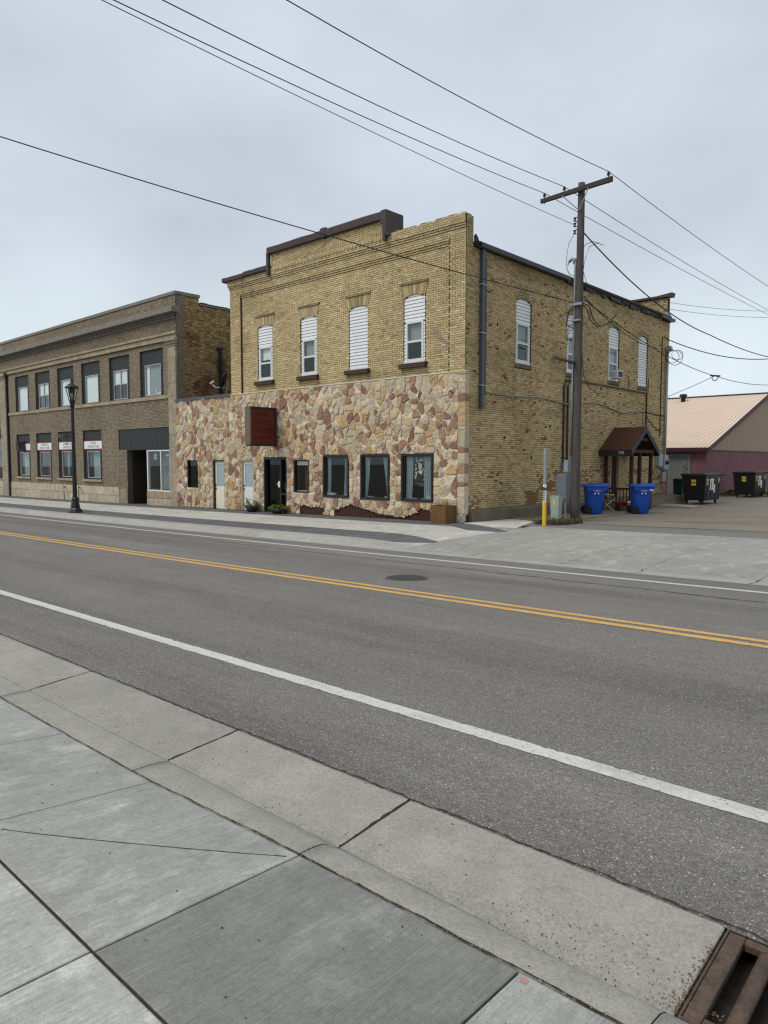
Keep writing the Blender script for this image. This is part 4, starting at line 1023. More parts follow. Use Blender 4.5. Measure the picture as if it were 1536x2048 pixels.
for r in (OPEN['d1'], OPEN['d2']): text_mesh('house_number', '113' if r is OPEN['d2'] else '111', .12, 'sign_white', bld, FRONT.p((r[0] + r[1]) / 2, -.056, 1.62), (1, 0, 0), (0, 0, 1), (0, -1, 0), .002)
a, b, c_, d_ = OPEN['ent']; c_ = zground(-23.4) + .015
mb = MB()
for (p, q, s_, t) in ((a + .004, a + .08, c_, d_ - .004), (b - .08, b - .004, c_, d_ - .004), (a + .0805, b - .0805, d_ - .10, d_ - .004), (-23.12, -23.04, c_, d_ - .1005), (-23.0395, b - .0805, .42, .50), (-23.0395, b - .0805, c_, c_ + .10)): FRONT.box(mb, p, q, -.14, .05, s_, t)
E_ = mb.build('entrance', 'black_trim', bld)
mb = MB(); FRONT.box(mb, a + .085, -23.125, -.10, -.094, c_ + .02, d_ - .105); mb.build('door_pane', 'glass_dark', E_)
mb = MB(); FRONT.box(mb, -23.035, b - .085, -.08, -.074, .505, d_ - .105); mb.build('side_pane', 'glass_dark', E_)
mb = MB(); FRONT.box(mb, a + .05, a + .50, -.75, -.72, c_, d_); mb.build('inner_panel', 'interior_warm', E_)
for (p, q, s_, t, m_) in ((-23.40, -23.22, .72, .98, 'sticker_white'), (-23.48, -23.40, .80, .90, 'curtain'), (-22.98, -22.90, .62, .92, 'sticker_white'), (-22.97, -22.86, 1.22, 1.30, 'interior_warm')):
    mb = MB(); FRONT.box(mb, p, q, -.093, -.090, s_, t); mb.build('notice', m_, E_)
mb = MB(); mb.tube([FRONT.p(-22.98, -.3, .45), FRONT.p(-22.80, -.3, .45), FRONT.p(-22.88, -.3, -.2)], .018, 6); mb.build('stool', 'alu', E_)
mb = MB(); FRONT.box(mb, -23.2, -23.16, -.094, -.05, .35, .75); mb.build('pull_handle', 'alu', E_)
# ---- annex roof and cap (flat roof between the two buildings)
mb = MB(); FRONT.box(mb, XA + .02, XL - .01, -.25, .10, 4.70, 4.79); FRONT.box(mb, XA + .02, XL - .01, .08, .115, 4.64, 4.699); mb.build('annex_cap', 'slate_metal', bld)
mb = MB(); FRONT.box(mb, XA + .02, XL - .01, -14, -.26, 4.6, 4.72); mb.build('annex_roof', 'dark_roof', bld)
mb = MB(); FRONT.box(mb, XA + .02, XA + .3, -14, -.31, -.8, 4.59); mb.build('annex_wall', 'mortar_grey', bld)
mb = MB(); mb.tube([(-29.6, 21.0, 4.8), (-29.0, 21.2, 4.95), (-28.3, 21.0, 4.9), (-27.2, 21.1, 5.0), (-26.7, 21.2, 4.95)], [.15, .2, .16, .2, .14], 8); mb.build('roof_tarp', 'rubber', bld, smooth=True)

# ---- projecting shop sign
sg = thing('shop_sign', 'dark red projecting box sign lettered hair style studio', 'sign', (-23.25, 18.0, 2.4))
y0, y1, z0, z1, xa, xb = 17.30, 18.62, 2.42, 3.98, -23.46, -23.12
mb = MB()
for (a, b, c_, d_) in ((y0, y1, z0, z0 + .10), (y0, y1, z1 - .10, z1)): mb.box(xa + .02, xb, a, b, c_, d_)
mb.box(xa + .02, xb, y1 - .10, y1, z0 + .1005, z1 - .1005); mb.build('case', 'black_trim', sg, bevel=.008)
mb = MB(); mb.box(xa, xb - .002, y0 - .03, y0 + .035, z0 + .05, z1 - .03); mb.build('end_panel', 'sign_side', sg)
mb = MB(); mb.box(xa + .03, xb - .03, y0 + .036, y1 - .1005, z0 + .1005, z1 - .1005); mb.build('face', 'sign_red', sg)
for t, z, s_ in (('HAIR', 3.68, .30), ('STYLE', 3.37, .30), ('STUDIO', 3.05, .29)):
    text_mesh('lettering', t, s_, 'sign_letter', sg, (xb - .028, 17.93, z), (0, 1, 0), (0, 0, 1), (1, 0, 0), .006)
mb = MB()
for i in range(9):
    yy = 17.45 + i * .11; mb.box(xb - .03, xb - .022, yy, yy + .075, 2.73 + .01 * (i % 3), 2.76 + .012 * (i % 2)); mb.box(xb - .03, xb - .022, yy, yy + .02, 2.69, 2.79)
mb.build('worn_line', 'sign_letter', sg)
mb = MB(); mb.tube([(-23.29, 18.60, 2.44), (-23.29, 18.72, 2.44)], .03, 8); mb.tube([(-23.29, 18.60, 3.9), (-23.29, 18.72, 3.9)], .03, 8); mb.tube([(-23.29, 18.58, 2.43), (-23.29, 18.6, 2.0)], .012, 6); mb.build('bracket', 'black_trim', sg)
# security camera
sc_ = thing('security_camera', 'small white security camera near the top corner of the stone cladding', 'camera', (-14.2, 18.66, 4.1))
mb = MB(); mb.tube([(-14.26, 18.60, 4.12), (-14.02, 18.42, 4.16)], [.045, .05], 10); mb.build('housing', 'white_paint', sc_); mb = MB(); mb.tube([(-14.2, 18.72, 4.05), (-14.2, 18.56, 4.1)], .02, 6); mb.build('mount', 'black_trim', sc_)
# ================================================================== LEFT BUILDING
XE = -30.93; XW = -60.0
lb = thing('brown_brick_building', 'long two storey grey brown brick building with a stone cornice and charcoal window panels', 'building', (-42, YF, -.5))
UW = [(-34.44, -32.16), (-37.78, -35.53), (-41.18, -38.88), (-44.45, -42.20), (-47.78, -45.55), (-51.11, -48.86), (-56.4, -54.15)]
GW = [(-41.20, -38.89), (-44.62, -42.30), (-47.90, -45.62), (-51.20, -48.96)]
SHOP = (-36.90, -31.66, -.75, 3.52)
rects = [(a, b, 5.08, 7.40) for a, b in UW] + [(a, b, .75, 3.54) for a, b in GW] + [SHOP, (-56.4, -53.95, .6, 3.56)]
LB0 = [S(144, 132, 113), S(138, 126, 107), S(150, 138, 120), S(132, 119, 101), S(142, 128, 107)]
def col_lb(u, z): return tone(random.choice(LB0), random.uniform(.84, 1.1) * (.9 + .2 * n2(u, z, .5)))
def lb_solid(z):
    return [(XW, XE, 0)]
def lb_voids(z): return [(r[0], r[1]) for r in rects if r[2] < z < r[3]]
def lb_nob(z):
    r = []
    if z > .30: r += [(-31.62, XE + .01)] if z < 7.8 else []
    if .3 < z < 7.8: r += [(-53.85, -52.66)]
    if 7.64 < z < 8.04: r += [(XW, XE)]
    if 4.86 < z < 5.08: r += [(-52.66, -31.62)]
    if 8.68 < z < 9.2: r += [(XW, XE)]
    return r
Bl, ml = gen_wall(FRONT, .37, 9.80, lb_solid, lb_voids, lb_nob, col_lb, thick=.32)
ml.v = [(min(v[0], XE - .009) if v[0] > XE - .02 else v[0], v[1], v[2]) for v in ml.v]
ml.build('front_wall', 'mortar_grey', lb); emit_bricks(FRONT, Bl, lb)
mb = MB(); FRONT.box(mb, XW, SHOP[0], -.32, -.01, -1.3, .37); FRONT.box(mb, -33.95, XE, -.32, -.01, -1.1, .37); mb.build('plinth_backing', 'mortar_grey', lb)
# plinth stones, two courses
for (z0, z1, l0) in ((-.75, -.10, 1.28), (-.095, .37, 1.1)):
    u = XW + (.4 if z0 < -.3 else 0)
    while u < -36.95:
        l = min(l0 * random.uniform(.85, 1.15), -36.92 - u)
        if l > .15:
            mb = MB(); FRONT.box(mb, u, u + l - .012, -.01, .045, max(z0, zground(u) - .05), z1 - .01, jit(S(182, 171, 148), .10)); mb.build('plinth_stone', 'base_stone', lb, bevel=.012)
        u += l
for (z0, z1, n_) in ((-.62, -.09, 3), (-.08, .27, 3)):
    for i in range(n_):
        a = lerp(-33.95, -31.64, i / n_); b = lerp(-33.95, -31.64, (i + 1) / n_); mb = MB(); FRONT.box(mb, a + .006, b - .006, -.01, .045, z0, z1 - .008, jit(S(178, 166, 144) if z0 < -.3 else S(158, 142, 118), .1)); mb.build('plinth_stone', 'base_stone', lb, bevel=.012)
# pilasters
def pilaster(a, b, z0, z1):
    z = z0
    P = None
    while z < z1:
        h = min(.62, z1 - z); mb = MB(); FRONT.box(mb, a, b, -.02, .07, z, z + h - .010, jit(S(158, 147, 126), .07)); mb.build('pilaster_block', 'base_stone', lb); z += h
    mb = MB()
    for (e, za, zb) in ((.03, z1, z1 + .10), (.08, z1 + .10, z1 + .22), (.15, z1 + .22, z1 + .36)): FRONT.box(mb, a - e, b + min(e, .1), -.02, .07 + e, za + .001, zb)
    mb.build('pilaster_capital', 'limestone', lb, bevel=.015)
pilaster(-31.62, XE + .01, -.62, 7.36); pilaster(-53.75, -52.70, -.75, 7.36)
# string course, sill band, cornice, dentils, coping
mb = MB()
for (za, zb, n_) in ((7.66, 7.74, .10), (7.741, 7.93, .05), (7.931, 8.03, .12)): FRONT.box(mb, XW, XE + n_ * .6, -.02, n_, za, zb)
mb.build('string_course', 'limestone', lb, bevel=.01)
mb = MB(); FRONT.box(mb, -52.6, -31.64, -.02, .06, 4.88, 5.06); mb.build('sill_band', 'limestone', lb)
mb = MB(); FRONT.box(mb, XW, XE + .05, -.02, .10, 8.66, 8.70); FRONT.box(mb, XW, XE + .06, -.02, .12, 8.84, 8.90); FRONT.box(mb, XW, XE + .28, -.02, .40, 8.901, 9.16); FRONT.box(mb, XW, XE + .22, -.02, .32, 9.161, 9.19)
mb.build('cornice', 'cornice', lb, bevel=.012)
mb = MB(); u = -31.0
while u > -57: FRONT.box(mb, u - .09, u, -.01, .11, 8.705, 8.838); u -= .2
mb.build('dentils', 'cornice', lb, kind='stuff')
mb = MB(); FRONT.box(mb, XW, XE + .05, -.36, .05, 9.80, 9.95); mb.build('coping', 'cornice', lb)
# side wall (yellow brick with red patches) seen over the annex
LS = Frame((XE, 0, 0), (0, 1, 0), (1, 0, 0))
def col_ls(u, z):
    if u < 19.25: return tone(random.choice(LB0), random.uniform(.85, 1.05))
    k = n2(u * 1.3, z, .9); kk = random.uniform(.72, 1.1)
    if k + (7.5 - z) * .10 > .72 and random.random() < .75: return tone(random.choice((S(142, 92, 60), S(150, 104, 66), S(128, 84, 58))), kk)
    return tone(random.choice((S(170, 142, 94), S(158, 130, 86), S(184, 160, 112), S(146, 116, 76))), kk)
Bs2, ms2 = gen_wall(LS, 4.5, 9.80, lambda z: [(YF + .042, 20.1, 0)] if z > 9.45 else [(YF + .042, 34, 0)], lambda z: [], lambda z: [], col_ls, thick=.30)
for i, v in enumerate(ms2.v):
    if v[1] < YF + .3: ms2.v[i] = (v[0] - .002, YF + .33, v[2])
ms2.build('side_wall', 'mortar_grey', lb); emit_bricks(LS, [b for b in Bs2 if b[0] < 26], lb)
mb = MB(); LS.box(mb, YF + .34, 20.14, -.34, .05, 9.80, 9.95); LS.box(mb, 20.15, 34, -.34, .04, 9.46, 9.54); mb.build('side_coping', 'cornice', lb)
mb = MB()
for i in range(22): y = 20.2 + i * .4; LS.box(mb, y, y + .37, -.3, .05, 9.541, 9.541 + random.uniform(.03, .07))
mb.build('coping_tiles', 'dark_roof', lb, kind='stuff')
mb = MB(); mb.box(XW, XE - .31, YF + .33, 34, 9.0, 9.2); mb.build('roof', 'dark_roof', lb)
mb = MB(); mb.box(XW, XE - .31, 33.7, 34, -1.3, 9.0); mb.box(XW - .3, XW - .001, YF, 34, -1.3, 9.8); mb.build('outer_wall', 'mortar_grey', lb)
mb = MB(); mb.box(XW, XE - .31, YF + .33, YF + 2.4, 4.2, 4.5); mb.box(XW, XE - .32, YF + 2.4, YF + 2.5, -1, 8.9); mb.box(XW, XE - .31, YF + .33, YF + 2.39, -1.0, -.72)
for x in (-34.9, -38.3, -41.7, -45.0, -48.3): mb.box(x, x + .1, YF + .34, YF + 2.39, 4.51, 8.9)
mb.box(-38.3, -38.2, YF + .34, YF + 2.39, -.71, 4.19); mb.build('inner_wall', 'interior', lb)
mb = MB(); LS.box(mb, 21.18, 21.34, .03, .13, 4.8, 7.45); LS.box(mb, 21.1, 21.42, .005, .12, 7.42, 7.52); LS.box(mb, 21.36, 21.39, .01, .04, 4.8, 7.2); mb.build('side_vent_pipe', 'black_trim', lb)
mb = MB(); LS.box(mb, 19.7, 20.0, .005, .03, 5.62, 5.66); mb.build('wall_iron', 'rust', lb)
mb = MB(); FRONT.box(mb, -52.56, -52.36, .01, .14, -.7, 7.6); FRONT.box(mb, -52.62, -52.30, .01, .2, 7.45, 7.8); mb.build('downspout', 'black_trim', lb)
# ---- upper windows
def panel_window(a, b, z0, z1, wz0, wz1, kind, fm='alu', pm='charcoal', wa=.36, nm='window', n=-.10):
    mb = MB(); u0, u1 = a + wa, b - wa
    wall_open(FRONT, mb, a + .004, b - .004, z0 + .004, z1 - .004, [(u0, u1, wz0, wz1)], n - .06, n); W = mb.build(nm, pm, lb)
    mb = MB(); f = .045
    for q in ((u0 + .001, u0 + f, wz0 + .001, wz1 - .001), (u1 - f, u1 - .001, wz0 + .001, wz1 - .001), (u0 + f + .0005, u1 - f - .0005, wz0 + .001, wz0 + f), (u0 + f + .0005, u1 - f - .0005, wz1 - f, wz1 - .001)): FRONT.box(mb, q[0], q[1], n - .05, n + .03, q[2], q[3])
    if kind == 'four':
        m_ = (u0 + u1) / 2; zm = lerp(wz0, wz1, .52); FRONT.box(mb, m_ - .025, m_ + .025, n - .04, n + .02, wz0 + f + .0005, zm - .026); FRONT.box(mb, m_ - .025, m_ + .025, n - .04, n + .02, zm + .026, wz1 - f - .0005); FRONT.box(mb, u0 + f + .0005, u1 - f - .0005, n - .04, n + .02, zm - .025, zm + .025)
    mb.build('sash', fm, W)
    mb = MB(); FRONT.box(mb, u0 + .03, u1 - .03, n - .024, n - .018, wz0 + .03, wz1 - .03); mb.build('pane', 'glass', W)
    return W, (u0, u1)
for i, (a, b) in enumerate(UW):
    W, (u0, u1) = panel_window(a, b, 5.08, 7.40, 5.11, 6.67, 'four' if i in (1, 4, 6) else 'plain')
    mb = MB()
    if i in (1, 4, 6): FRONT.box(mb, u0 + .04, u1 - .04, -.145, -.14, 5.9, 6.65); mb.build('blind', 'blind', W); mb = MB(); FRONT.box(mb, u0 + .04, u1 - .04, -.22, -.21, 5.12, 5.89); mb.build('insect_screen', 'blind_grey', W) if i == 6 else None
    elif i == 0:
        FRONT.box(mb, u0 + .04, u1 - .04, -.20, -.19, 5.14, 6.65); mb.build('blind', 'blind_grey', W); mb = MB(); FRONT.box(mb, u0 + .04, u0 + .34, -.17, -.16, 5.14, 6.65); mb.build('side_drape', 'blind', W)
        mb = MB(); FRONT.box(mb, u0 + .1, u0 + .2, -.185, -.15, 5.16, 5.26); FRONT.box(mb, u0 + .9, u0 + .98, -.185, -.15, 5.16, 5.45); FRONT.box(mb, u0 + 1.1, u0 + 1.4, -.185, -.15, 5.16, 5.26); mb.build('sill_ornament', 'white_paint', W)
    else: FRONT.box(mb, u0 + .04, u1 - .04, -.145, -.14, 5.14, 6.65); mb.build('blind', 'blind', W)
# ---- ground floor windows with signs
TX = [('SOUPS', 'SALADS'), ('DINNER * BOX', 'SANDWICHES'), ('COFFEE * TEAS', 'SPECIALTY DRINKS'), ('SCONES', 'MUFFINS & MORE')]
TX = {0: ('SCONES', 'MUFFINS & MORE'), 1: ('DINNER   BOX', 'SANDWICHES'), 2: ('COFFEE   TEAS', 'SPECIALTY DRINKS'), 3: ('', '')}
for i, (a, b) in enumerate(GW):
    W, (u0, u1) = panel_window(a, b, .75, 3.54, .82, 2.38, 'plain', 'alu', 'charcoal_plum', .37)
    mb = MB(); FRONT.box(mb, a + .01, b - .01, -.099, -.09, 3.02, 3.53); mb.build('transom_panel', 'charcoal', W)
    mb = MB(); FRONT.box(mb, a + .01, b - .01, -.099, -.06, 2.44, 2.985); mb.build('sign_board', 'red_paint', W)
    mb = MB(); FRONT.box(mb, a + .012, b - .012, -.0595, -.055, 2.50, 2.925); mb.build('sign_face', 'sign_white', W)
    c = (a + b) / 2; t1, t2 = TX[i]
    if t1:
        text_mesh('sign_text', t1, .21, 'ink', W, FRONT.p(c, -.0545, 2.81), (1, 0, 0), (0, 0, 1), (0, -1, 0), .001, sx=.85); text_mesh('sign_text', t2, .21, 'ink', W, FRONT.p(c, -.0545, 2.61), (1, 0, 0), (0, 0, 1), (0, -1, 0), .001, sx=.85)
        if i in (1, 2):
            mb = MB(); h = .07; hx = c + (.04 if i == 1 else .06); mb.prism([(hx, 2.74), (hx + h, 2.83), (hx + h * .6, 2.88), (hx, 2.84), (hx - h * .6, 2.88), (hx - h, 2.83)], lambda p, q, t: FRONT.p(p, t, q), -.0545, -.053); mb.build('heart', 'ink', W)
    mb = MB(); FRONT.box(mb, a - .03, b + .03, -.02, .10, .61, .745); mb.build('sill', 'limestone', W, bevel=.01)
    if i == 0: curtain(FRONT, W, ((u0 + .35, u0 + .35, u0 + .35), (u1 - .05, u1 - .05, u1 - .05)), -.30, .86, 2.34)
    if i == 1:
        curtain(FRONT, W, ((u0 + .25, u0 + .3, u0 + .3), (u0 + .6, u0 + .55, u0 + .5)), -.30, .86, 2.34)
        mb = MB(); mb.lathe([(.2, .9), (.16, 1.3), (.1, 1.6), (.2, 1.75), (.12, 2.0), (.02, 2.1)], (0, 0, 0), 10); mb.v = [(v[0] + u0 + 1.0, v[1] + YF + .6, v[2]) for v in mb.v]; mb.build('window_display', 'blind_grey', W)
    if i == 2:
        mb = MB(); FRONT.box(mb, u0 + .8, u1 - .04, -.5, -.48, 1.6, 2.3); FRONT.box(mb, u0 + .85, u1 - .1, -.5, -.45, .9, 1.15); mb.build('window_display', 'curtain', W); mb = MB(); FRONT.box(mb, u0 + .2, u0 + .6, -.5, -.45, .9, 1.5); mb.build('window_display', 'red_wagon', W)
    if i == 3:
        mb = MB(); FRONT.box(mb, u0 + .3, u1 - .03, -.24, -.23, .85, 2.34); mb.build('blind', 'curtain', W)
# wall box and flood light over the windows
ac = thing('wall_box', 'grey slanted box fixed over the leftmost cafe window sign', 'wall box', (-50.0, YF - .1, 2.5)); a = GW[3][0]
mb = MB(); mb.hexa([FRONT.p(a + .85, -.05, 2.46), FRONT.p(a + 1.45, -.05, 2.46), FRONT.p(a + 1.40, .40, 2.50), FRONT.p(a + .95, .40, 2.50), FRONT.p(a + .80, -.05, 3.10), FRONT.p(a + 1.30, -.05, 3.10), FRONT.p(a + 1.25, .40, 3.04), FRONT.p(a + .90, .40, 3.04)]); mb.build('case', 'charcoal', ac, bevel=.01)
mb = MB(); FRONT.box(mb, a + 1.0, a + 1.1, -.09, -.051, 2.6, 2.9); mb.build('bracket', 'black_trim', ac)
fl = thing('flood_light', 'small grey flood light over the window behind the lamp post', 'light', (-43.6, YF - .1, 3.25))
mb = MB(); mb.hexa([(-43.75, YF - .3, 3.2), (-43.55, YF - .3, 3.2), (-43.5, YF - .02, 3.25), (-43.7, YF - .02, 3.25), (-43.7, YF - .35, 3.42), (-43.5, YF - .35, 3.42), (-43.45, YF - .05, 3.46), (-43.65, YF - .05, 3.46)]); mb.build('lamp_head', 'grey_metal', fl); mb = MB(); mb.tube([(-43.6, YF - .05, 3.3), (-43.6, YF + .095, 3.3)], .03, 6); mb.build('arm', 'black_trim', fl)
# far left bay opening
W, _ = panel_window(-56.4, -53.95, .6, 3.56, .7, 3.4, 'plain', 'bronze_frame', 'black_trim', .06); mb = MB(); FRONT.box(mb, -56.5, -53.8, -.02, .14, 3.7, 4.05); mb.build('lintel', 'limestone', lb)
# ---- recessed shop entrance
a, b = SHOP[0], SHOP[1]
for i in range(4):
    p, q = lerp(a, b, i / 4), lerp(a, b, (i + 1) / 4); mb = MB(); FRONT.box(mb, p + .004, q - .004, -.10, -.04 - .004 * (i % 2), 2.45, 3.515); mb.build('transom_panel', 'charcoal', lb)
mb = MB(); FRONT.box(mb, a + .01, b - .01, -.35, -.105, 2.40, 3.51); FRONT.box(mb, a + .01, b - .01, -.099, -.02, 2.37, 2.449); mb.build('transom_box', 'black_trim', lb)
mb = MB()
for q in ((-33.93, -33.83, .27, 2.36), (-32.62, -32.55, .335, 2.30), (-31.74, -31.67, .335, 2.30), (-33.8295, -31.741 + .07, 2.30, 2.36), (-33.8295, -31.741 + .07, .27, .334)): FRONT.box(mb, q[0], q[1], -.12, .01, q[2], q[3])
W = mb.build('shop_window', 'white_paint', lb)
for (p, q) in ((-33.83, -32.62), (-32.55, -31.74)): mb = MB(); FRONT.box(mb, p, q, -.06, -.054, .335, 2.30); mb.build('pane', 'glass', W)
curtain(FRONT, W, ((-33.6, -33.6, -33.6), (-32.5, -32.5, -32.5)), -.6, .3, 2.3, 'blind_grey'); curtain(FRONT, W, ((-32.1, -32.1, -32.1), (-31.6, -31.6, -31.6)), -.5, .3, 2.3)
mb = MB(); mb.prism([(-33.2 + .17 * math.cos(t), 2.02 + .17 * math.sin(t)) for t in np.linspace(0, 6.283, 25)[:-1]], lambda p, q, t: FRONT.p(p, t, q), -.07, -.062); mb.build('round_sign', 'curtain', W)
mb = MB(); FRONT.box(mb, -33.29, -33.11, -.0615, -.061, 2.0, 2.04); mb.build('round_sign_text', 'ink', W)
mb = MB(); FRONT.box(mb, -32.4, -32.15, -.2, -.19, 2.05, 2.15); FRONT.box(mb, -32.0, -31.9, -.2, -.19, 1.98, 2.2); mb.build('paper_notice', 'sticker_white', W)
# recess side walls and door
mb = MB(); FRONT.box(mb, -36.90, -36.02, -.30, -.011, -.75, 2.399); mb.build('recess_pier', 'mortar_grey', lb)
RB = Frame((0, YF + .0, 0), (1, 0, 0), (0, -1, 0)); Bp, mp_ = gen_wall(RB, .30, 2.40, lambda z: [(-36.895, -36.03, 0)], lambda z: [], lambda z: [], col_lb, thick=.2); emit_bricks(RB, Bp, lb)
mb = MB(); FRONT.box(mb, -36.9, -36.01, -.01, .045, -.72, .29, jit(S(150, 138, 116), .05)); mb.build('plinth_stone', 'base_stone', lb, bevel=.02)
for q in ((-36.03, -36.0, -1.3, -.301), (-33.99, -33.94, -1.3, -.13)): mb = MB(); FRONT.box(mb, *q, -.7, 2.4); mb.build('recess_wall', 'bronze_frame', lb)
mb = MB(); FRONT.box(mb, -36.0, -35.0, -1.35, -1.3, -.66, 2.4); mb.build('recess_screen', 'black_trim', lb)
mb = MB(); FRONT.box(mb, -34.99, -34.92, -1.36, -1.28, -.66, 2.4); FRONT.box(mb, -34.06, -33.99, -1.36, -1.28, -.66, 2.4); FRONT.box(mb, -34.919, -34.061, -1.36, -1.28, 1.52, 1.62); FRONT.box(mb, -34.919, -34.061, -1.36, -1.28, -.66, -.5); D = mb.build('door', 'bronze_frame', lb)
mb = MB(); FRONT.box(mb, -34.919, -34.061, -1.33, -1.325, -.499, 1.519); FRONT.box(mb, -34.919, -34.061, -1.33, -1.325, 1.621, 2.39); mb.build('pane', 'glass_dark', D); mb = MB(); FRONT.box(mb, -34.12, -34.05, -1.28, -1.22, .2, .55); mb.build('handle', 'alu', D)
mb = MB(); FRONT.box(mb, -36.0, -33.96, -1.3, .02, -.75, -.50); mb.build('door_step', 'brown_stone', lb)
# handrails in front of the plinth
for k, (x, lab) in enumerate(((-43.4, 'thin black iron handrail post left of the lamp post'), (-41.4, 'thin black iron handrail post right beside the lamp post'))):
    hr = thing('handrail', lab, 'handrail', (x, YF - .25, zground(x)), group='iron handrail posts at the plinth'); z = zground(x)
    mb = MB(); mb.tube([(x, YF - .25, z), (x, YF - .25, z + .85)], .022, 8); mb.build('post', 'black_iron', hr)
    mb = MB(); mb.tube([(x, YF - .25, z + .84), (x - .12, YF - .22, z + .84), (x - .26, YF - .1, z + .80), (x - .26, YF - .046, z + .72)], .02, 8); mb.build('rail', 'black_iron', hr)

# ================================================================== SHED
SX, SY = -14.05, 42.4
shed = thing('shed', 'maroon block shed with a tan ribbed metal roof behind the bins', 'shed', (SX, SY, -.26))
zg = -.30
mb = MB(); mb.box(-30, SX, SY, SY + .2, zg - .3, 2.45); mb.box(SX - .2, SX, SY + .201, SY + 22.6, zg - .3, 2.45); mb.box(-30, SX - .21, SY + 22.4, SY + 22.6, zg - .3, 2.45); mb.build('wall', 'shed_wall', shed)
mb = MB()
for r_ in range(13):
    for c_ in range(5):
        x = SX - .42 * (c_ + 1) + (.21 if r_ % 2 else 0); z = zg + r_ * .205
        if not (-16.2 < x + .2 < -14.9 and z < 2.1): mb.box(x, min(x + .41, SX - .001), SY - .006, SY + .01, z, z + .197)
    for c_ in range(30):
        y = SY + .42 * c_ + (.21 if r_ % 2 else 0); z = zg + r_ * .205; mb.box(SX - .01, SX + .006, y, y + .412, z, z + .197)
mb.build('blockwork', 'shed_wall', shed, kind='stuff')
APY, APZ = SY + 11.3, 6.36; EZ = 2.62
mb = MB(); mb.prism([(SY, 2.451), (SY + 22.6, 2.451), (APY, APZ - .1)], lambda y, z, t: (t, y, z), SX - .12, SX - .03); mb.build('gable', 'shed_siding', shed)
y = SY + .3; b0 = None
while y < SY + 22:
    zt = 2.5 + (APZ - 2.62) * (1 - abs(y + .14 - APY) / 11.3); mb = MB(); mb.box(SX - .03, SX - .012, y, y + .27, 2.46, max(2.5, zt)); 
    if y < SY + 13: mb.build('siding_board', 'shed_siding', shed)
    y += .285
mb = MB()
for sg_ in (-1, 1):
    e = SY - .35 if sg_ < 0 else SY + 22.95
    mb.hexa([(-30.3, e, EZ - .12), (SX + .25, e, EZ - .12), (SX + .25, APY, APZ - .03), (-30.3, APY, APZ - .03), (-30.3, e, EZ - .04), (SX + .25, e, EZ - .04), (SX + .25, APY, APZ + .05), (-30.3, APY, APZ + .05)])
mb.build('roof', 'shed_roof', shed)
x = SX + .2; dz = (APZ - EZ) / 11.65; first = None
while x > -21.8:
    if first is None:
        mb = MB(); mb.hexa([(x, SY - .36, EZ - .041), (x + .05, SY - .36, EZ - .041), (x + .05, APY, APZ + .049), (x, APY, APZ + .049), (x + .012, SY - .36, EZ - .005), (x + .038, SY - .36, EZ - .005), (x + .038, APY, APZ + .085), (x + .012, APY, APZ + .085)]); first = (mb.build('roof_rib', 'shed_roof', shed), x)
    else: inst(first[0], shed, (x - first[1], 0, 0), 'roof_rib')
    x -= .235
mb = MB(); mb.hexa([(SX + .251, SY - .38, EZ - .28), (SX + .29, SY - .38, EZ - .28), (SX + .29, APY, APZ - .18), (SX + .251, APY, APZ - .18), (SX + .251, SY - .38, EZ - .02), (SX + .29, SY - .38, EZ - .02), (SX + .29, APY, APZ + .09), (SX + .251, APY, APZ + .09)])
mb.box(-30, SX + .25, SY - .38, SY - .355, EZ - .26, EZ - .035); mb.box(-30, SX + .05, SY - .34, SY - .001, EZ - .20, EZ - .13); mb.box(SX - .02, SX + .03, SY, SY + 12, 2.38, 2.46); mb.box(-30, SX + .3, APY - .15, APY + .15, APZ + .06, APZ + .12); mb.build('trim', 'shed_trim', shed)
mb = MB(); mb.box(-16.18, -16.10, SY - .05, SY - .007, zg, 2.2); mb.box(-15.02, -14.94, SY - .05, SY - .007, zg, 2.2); mb.box(-16.099, -15.021, SY - .05, SY - .007, 2.12, 2.2); D = mb.build('door', 'galv', shed); D['label'] = 'grey metal shed door with rust streaks'
mb = MB(); mb.box(-16.098, -15.022, SY - .035, SY - .008, zg, 2.118); mb.build('door_leaf', 'door_grey', D)
mb = MB()
for i in range(9): xx = -15.05 - random.uniform(0, .22); z = random.uniform(.7, 1.6); mb.box(xx - random.uniform(.04, .1), xx, SY - .038 - .0004 * i, SY - .0352, z, z + random.uniform(.05, .22))
mb.build('rust_patch', 'corten', D)
VL = (-19.2, APY - 1.0, APZ - .30)
vt = thing('roof_vent', 'black round vent cap on the shed roof ridge', 'roof vent', VL)
mb = MB(); mb.lathe([(.16, -.1), (.16, .35), (.26, .37), (.27, .47), (.2, .55), (.02, .57)], VL, 16); mb.build('cap', 'black_trim', vt, smooth=True)
